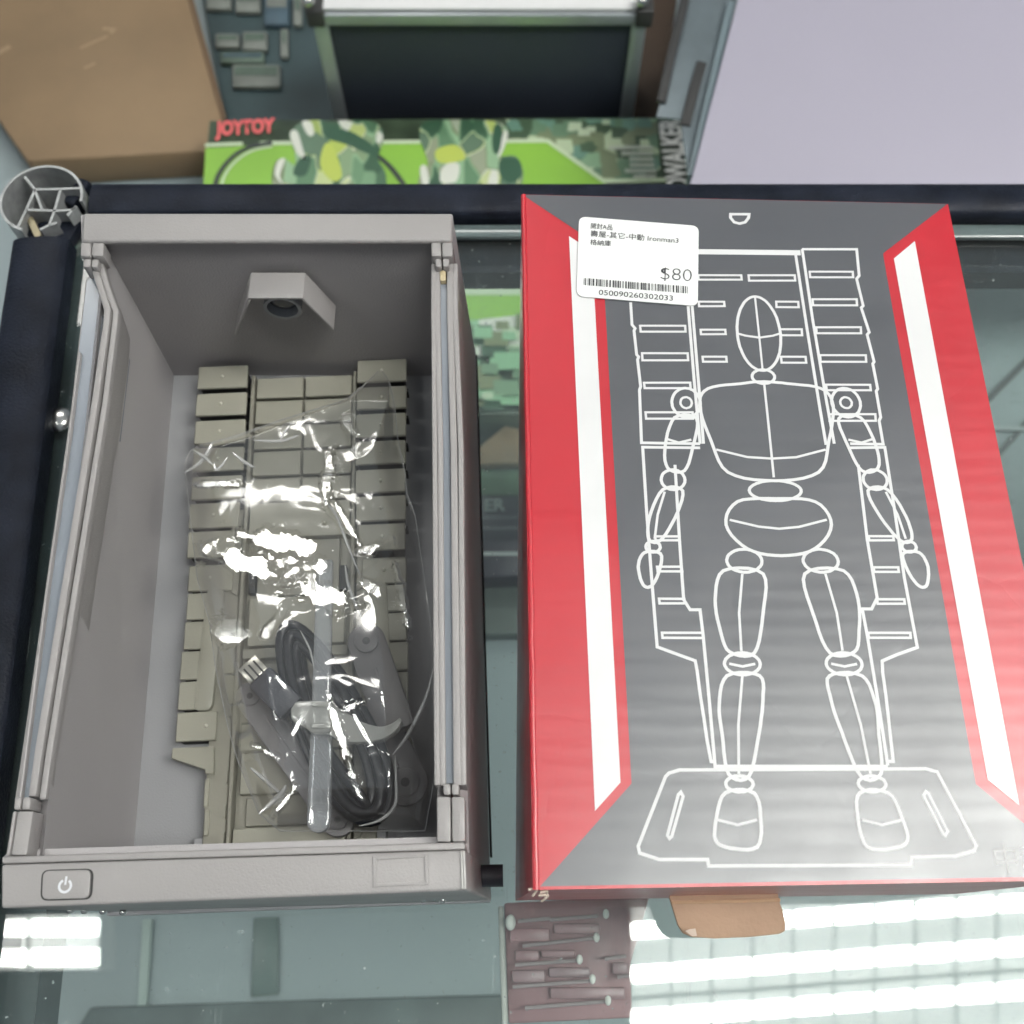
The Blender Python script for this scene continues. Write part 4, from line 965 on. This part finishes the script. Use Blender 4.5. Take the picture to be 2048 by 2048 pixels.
cfig = camo_mat('armour_print', [(.035, .09, .05), (.12, .24, .13), (.28, .45, .27), (.16, .2, .1), (.62, .66, .55), (.42, .52, .10), (.10, .17, .11)], 52, stretch=(1.3, .6, 1), rot=.35)
csq = camo_mat('pixel_camo_print', [(.05, .09, .05), (.12, .21, .13), (.22, .36, .22), (.17, .21, .12), (.13, .25, .19), (.45, .55, .36)], 62, 'SQ')
flat('pixel_camo', [(1012, 239), (1313, 237), (1322, 360), (1210, 361), (1097, 279), (1020, 281)], GZ + .0008, csq, gx0)
def blob(px, z, m): flat('figure_print', [(p.x, p.y) for p in smooth_path([Vector((a, b, 0)) for a, b in px], 4, True)], z, m, gx0)
blob([(604, 244), (640, 240), (668, 246), (720, 240), (752, 246), (766, 262), (764, 290), (756, 318), (772, 350), (764, 400), (700, 430), (600, 430), (560, 400), (545, 372), (548, 330), (566, 316), (590, 330), (588, 296), (578, 268)], GZ + .0019, cfig)
blob([(846, 246), (880, 240), (960, 240), (1000, 246), (1016, 262), (1010, 286), (996, 312), (1030, 312), (1046, 340), (1040, 372), (1000, 380), (985, 420), (900, 430), (842, 400), (838, 356), (856, 330), (848, 300), (838, 272)], GZ + .0019, cfig)
dkg = mat('deep_green_print', (.03, .085, .05), .35, coat=.3); whp = mat('bright_white_print', (.66, .68, .6), .35, coat=.3); lime = mat('lime_print', (.46, .55, .10), .35, coat=.3)
for px_, m_ in (([(655, 258), (700, 262), (752, 296), (745, 310), (690, 288), (652, 276)], dkg), ([(604, 244), (622, 244), (628, 268), (616, 270)], whp), ([(676, 242), (704, 244), (694, 262)], whp),
                ([(580, 268), (594, 262), (606, 300), (612, 320), (594, 306)], whp), ([(650, 288), (668, 296), (684, 350), (664, 362), (640, 330)], lime), ([(756, 262), (766, 272), (760, 286), (752, 282)], whp),
                ([(556, 322), (570, 318), (560, 350), (566, 368), (550, 350)], whp), ([(600, 316), (622, 312), (612, 350), (586, 348)], dkg), ([(990, 250), (1004, 256), (1000, 300), (988, 306), (984, 280)], dkg),
                ([(1008, 262), (1016, 270), (1004, 306), (996, 312)], whp), ([(872, 300), (912, 290), (930, 318), (880, 326)], lime), ([(890, 330), (918, 328), (912, 364), (880, 362)], whp), ([(1002, 318), (1036, 318), (1044, 350), (1020, 366), (1000, 350)], dkg), ([(840, 336), (852, 332), (858, 366), (846, 370)], whp), ([(984, 340), (996, 346), (994, 370), (976, 368)], whp)):
    blob(px_, GZ + .0022, m_)
k_ = 0
for (u, v, r_) in ((1150, 256, 13), (1168, 268, 12), (1182, 262, 9), (1212, 248, 8), (1142, 262, 7)): shard(u, v, r_, camo[0], .0024 + .00005 * k_, sq=True); k_ += 1
k_ = 0
for i in range(50):
    u = crnd.uniform(930, 1060); v = crnd.uniform(650, 822); shard(u, v, crnd.uniform(10, 30), camo[crnd.choice((0, 1, 4, 5, 3, 4, 1))], .0022 + .0002 * k_, sq=True); k_ += 1
flat('pale_band', rect(925, 575, 1080, 590), GZ + .0012, camo[0], gx0); flat('white_panel', [(945, 640), (1080, 626), (1080, 712), (948, 712)], GZ + .0045, camo[6], gx0)
flat('grey_glyph', rect(955, 650, 985, 690), GZ + .005, camo[3], gx0)
put_text('brand_lettering', 'JOYTOY', .024, at(434, 270, GZ + .003), at(500, 266, GZ + .003), mat('coral_print', (.75, .13, .13), .4), gx0, bold=.0012, sx=.62)
p0 = at(1379, 380, GZ + .004); p1 = at(1360, 239, GZ + .004)
me_ = text_mesh('OWALKER', 1.0); tw_ = max(v.co.x for v in me_.vertices); bpy.data.meshes.remove(me_)
put_text('title_lettering', 'OWALKER', .030, p0, p1, mat('title_white_print', (.9, .9, .86), .4), gx0, bold=.0011, sx=(p1 - p0).length / (tw_ * .030))
wp_ = mat('small_white_print', (.5, .55, .46), .4)
for k, (u, s_) in enumerate(((1218, 'SPECIAL COMMAND UNIT'), (1243, 'MARK SERIES'), (1258, 'LIGHT ARM'), (1258, '1/24 SCALE'), (1250, 'ACTION FIGURE'), (1266, 'SET 01'))):
    pass
bm = bmesh.new()
for k, (u0, u1) in enumerate(((1218, 1304), (1243, 1305), (1259, 1306), (1260, 1308), (1250, 1311), (1267, 1312))):
    v = 291 + k * 11.6; u = u0
    while u < u1:
        w_ = crnd.uniform(2.0, 4.5)
        bm.faces.new([bm.verts.new(at(a, b, GZ + .0024)) for a, b in ((u, v + 8), (u + w_ * .8, v + 8), (u + w_ * .8, v), (u, v))]); u += w_
from_bm('small_print', bm, wp_, gx0)
# aluminium framed case standing beyond the toy box
YC = .785
ac = thing('flight_case', (-.02, YC + .03, SH + .001), 'dark panelled case with silver aluminium edges standing beyond the toy box', 'case')
a0 = at_y(690, 235, YC); a1 = at_y(1240, 232, YC); t0 = at_y(640, 24, YC); t1 = at_y(1268, 10, YC)
zt_ = t0.z; xl_, xr_ = a0.x - .008, a1.x + .010
def ybox(name, x0, x1, z0, z1, y0, y1, m, par, bev=.001, tl=0, tr=0):
    bm = bmesh.new()
    add_prism(bm, [Vector((x0 + tl, y0, z1)), Vector((x1 + tr, y0, z1)), Vector((x1 + tr, y1, z1)), Vector((x0 + tl, y1, z1))], [Vector((x0, y0, z0)), Vector((x1, y0, z0)), Vector((x1, y1, z0)), Vector((x0, y1, z0))])
    return from_bm(name, bm, m, par, bevel=bev)
navy = mat('navy_black_panel', (.024, .030, .043), .55, bump=.4, bscale=300)
tlx, trx = t0.x - a0.x, t1.x - a1.x
ybox('panel', xl_ + .01, xr_ - .01, SH + .001, zt_ - .008, YC, YC + .05, navy, ac)
ybox('edge_bar', xl_ - .003, xl_ + .0105, SH + .001, zt_ - .012, YC - .004, YC + .05, M['alu'], ac)
ybox('edge_bar', xr_ - .0105, xr_ + .003, SH + .001, zt_ - .012, YC - .004, YC + .05, M['alu'], ac)
ybox('edge_bar', xl_ + .008, xr_ - .008, zt_ - .012, zt_, YC - .004, YC + .052, M['alu'], ac)
ybox('top_plate', xl_ + .006, xr_ - .006, zt_ + .0005, zt_ + .004, YC, YC + .06, mat('white_case_top', (.72, .72, .72), .4), ac)
for x in (xl_, xr_):
    ybox('corner_cap', x - .008, x + .008, zt_ - .013, zt_ + .006, YC - .006, YC + .02, M['gap'], ac, .002)
    bm = bmesh.new(); bmesh.ops.create_uvsphere(bm, u_segments=16, v_segments=10, radius=.006); bmesh.ops.translate(bm, vec=(x - .004, YC, zt_ + .012), verts=bm.verts); from_bm('corner_ball', bm, M['metal'], ac, smooth=True)
# brown box and grey channel, lavender table
carton_px('brown_box', 'dark brown box in the gap right of the silver edged case', 'box', [(1262, 232), (1320, 232), (1366, -80), (1300, -80)], -.43, SH + .001, M['kraft3'])
lt = thing('side_table', (.6, .9, SH + .001), 'pale lavender tabletop with a grey metal edge beyond the far rail', 'table')
LZ = -.27
prism('tabletop', [(1376, 385), (1478, -10), (1530, -250), (2700, -250), (2700, 470), (1356, 470)], LZ, LZ - .02, M['lav'], lt, bevel=.001)
chn = mat('grey_blue_channel', (.14, .17, .185), .4, metal=.3, var=.25, vscale=14)
prism('edge_channel', [(1385, -20), (1477, -20), (1408, 262), (1383, 372), (1378, 372), (1361, 238), (1312, 233)], LZ - .012, LZ - .015, chn, lt, bevel=.001)
bar('edge_channel_lip', [at(1466, -10, LZ), at(1386, 340, LZ)], .007, LZ - .006, LZ - .02, mat('grey_teal_lip', (.17, .22, .24), .4), lt, bevel=.001)
bar('slot', [at(1408, 105, LZ), at(1392, 160, LZ), at(1374, 232, LZ)], .009, LZ - .0095, LZ - .014, M['gap'], lt, bevel=.001)
bar('edge_trim', [at(1374, -20, LZ - .01), at(1340, 120, LZ - .01), at(1322, 205, LZ - .01)], .008, LZ - .008, LZ - .012, M['gap'], lt, bevel=.001)
# shelf of small boxes far behind, at the left of the silver edged case
mat_t = mat('dark_teal_mat', (.035, .06, .065), .5, var=.3, vscale=8)
o = prism('display_mat', [(395, -60), (690, -60), (720, 245), (455, 262)], SH + .006, SH + .001, mat_t); tag(o, 'dark teal mat under the small grey boxes beyond the toy box', 'mat')
sb = [mat('faded_grey_box', (.17, .185, .165), .5, var=.25, vscale=30), mat('faded_green_box', (.09, .13, .1), .5, var=.25, vscale=30), mat('faded_blue_box', (.05, .085, .11), .5, var=.2, vscale=30)]
words = ['nearest the brown box at the top edge', 'second along the top edge', 'dark blue, beside the silver corner ball', 'left one of the middle row', 'right one of the middle row', 'narrow upright one beside the silver bar', 'left one of the third row', 'widest, just above the dark strip', 'thin one against the silver edge']
for k, (u0, v0, u1, v1, c) in enumerate(((412, -20, 462, 16, 0), (470, -20, 520, 22, 0), (528, -20, 578, 48, 2), (430, 66, 478, 92, 0), (484, 62, 534, 98, 0), (560, 56, 576, 112, 0), (440, 102, 528, 124, 1), (464, 128, 560, 172, 0), (586, -10, 604, 48, 0))):
    r = carton_px('small_box', 'small faded box behind the toy box, ' + words[k], 'box', rect(u0, v0, u1, v1), SH + .014, SH + .0065, sb[c], .002, 'small boxes on the dark mat')
    prism('label_panel', rect(u0 + 5, v0 + 5, u1 - 5, v0 + (v1 - v0) * .5), SH + .0146, SH + .0138, sb[(c + 1) % 3], r)
# things under the glass between case and carton
carton_px('kraft_parcel', 'small kraft parcel under the glass between the case and the red carton', 'parcel', [(935, 912), (1010, 850), (1060, 862), (1060, 925), (930, 930)], -.42, SH + .001, M['kraft2'], .002)
gb = carton_px('game_box', 'dark game box with pale capital letters lying under the glass', 'game box', [(900, 935), (1080, 930), (1085, 1150), (900, 1158)], -.43, SH + .001, mat('dark_violet_print', (.045, .045, .06), .35, var=.2, vscale=14), .002)
put_text('cover_lettering', 'ER', .016, at(968, 1022, -.428), at(1010, 1021, -.428), mat('grey_cover_print', (.24, .28, .27), .5), gb, bold=.0005)
flat('green_cover_band', rect(920, 940, 1070, 990), -.4285, mat('moss_cover_print', (.07, .13, .08), .4, var=.3, vscale=30), gb)
flat('pale_line', rect(925, 1104, 1075, 1111), -.4285, mat('pale_cover_line', (.4, .44, .43), .4), gb)
carton_px('grey_box', 'flat grey-green box under the glass nearer than the dark game box', 'box', [(890, 1162), (1080, 1158), (1090, 1266), (880, 1272)], -.46, SH + .001, mat('grey_moss_box', (.10, .125, .115), .5, var=.25, vscale=20), .002)
# board under the glass at the near side, and strips painted for reflections
carton_px('shelf_board', 'long dark board under the glass at the bottom edge of the picture', 'board', [(180, 2015), (640, 2000), (1010, 1990), (1010, 2120), (100, 2140)], -.47, SH + .001, mat('dark_green_board', (.06, .085, .085), .5, var=.3, vscale=20), .002)
carton_px('dark_reflection_strip', 'dark green strip painted for a reflection in the glass below the case', 'band', [(506, 1835), (556, 1833), (556, 1990), (500, 1995)], -.474, SH + .001, mat('green_reflection_tone', (.09, .135, .125), .4), .002)  # solid strip whose dark colour stands for a reflection
carton_px('pale_reflection_strip', 'pale thin strip painted for a reflection in the glass, left of the dark divider', 'strip', [(284, 1838), (304, 1838), (290, 2050), (272, 2050)], -.474, SH + .001, mat('pale_green_reflection_tone', (.33, .40, .37), .4), .001)  # solid strip whose pale colour stands for a reflection
# maroon display card with peg hooks, just under the glass
card = thing('hook_card', tuple(at(1130, 1930, -.06)), 'maroon card of silver peg hooks under the glass below the red carton', 'display card')
prism('backing_card', [(1008, 1806), (1300, 1790), (1262, 1925), (1264, 2036), (1017, 2048)], -.05, -.056, mat('maroon_card', (.31, .17, .185), .5, var=.2, vscale=30), card, bevel=.001)
prism('card_edge', [(996, 1812), (1007, 1812), (1016, 2050), (1004, 2060)], -.046, -.056, mat('pale_card_edge', (.50, .50, .47), .5), card, bevel=.001)
M['hook'] = mat('dull_hook_wire', (.42, .35, .36), .4, metal=.2)
for (ax, ay, bx, by, hd) in ((1036, 1843, 1100, 1837, (1021, 1845)), (1045, 1892, 1190, 1876, (1193, 1875)), (1030, 1930, 1155, 1921, (1159, 1919)), (1210, 1918, 1252, 1912, None), (1025, 1974, 1180, 1962, (1185, 1958)), (1235, 1954, 1268, 1950, None), (1050, 2016, 1210, 2003, (1216, 2001)), (1100, 1840, 1195, 1832, (1212, 1828))):
    tube('hook_rod', [at(ax, ay, -.044), at(bx, by, -.044)], .0007, M['hook'], card, seg=8)
    if hd:
        c = at(hd[0], hd[1], -.042)
        bm = bmesh.new(); bmesh.ops.create_uvsphere(bm, u_segments=16, v_segments=10, radius=.0017 if hd[0] > 1100 else .0028)
        bmesh.ops.scale(bm, vec=(.75, 1.1, .6), verts=bm.verts); bmesh.ops.translate(bm, vec=c, verts=bm.verts)
        from_bm('hook_tip', bm, mat('white_hook_tip', (.8, .8, .76), .3) if 'tipm' not in M else M['tipm'], card, smooth=True)
for (u0, v0, u1, v1) in ((1020, 1856, 1100, 1884), (1030, 1900, 1078, 1922), (1082, 1900, 1150, 1915), (1024, 1940, 1090, 1966), (1098, 1935, 1180, 1955), (1108, 1847, 1200, 1868), (1225, 1925, 1256, 1948), (1100, 1975, 1250, 1998)):
    prism('blister_pack', rect(u0, v0, u1, v1), -.047, -.0495, mat('dusty_mauve_pack', (.35 + crnd.uniform(-.05, .04), .215, .235), .35, var=.2, vscale=60), card, bevel=.0008)
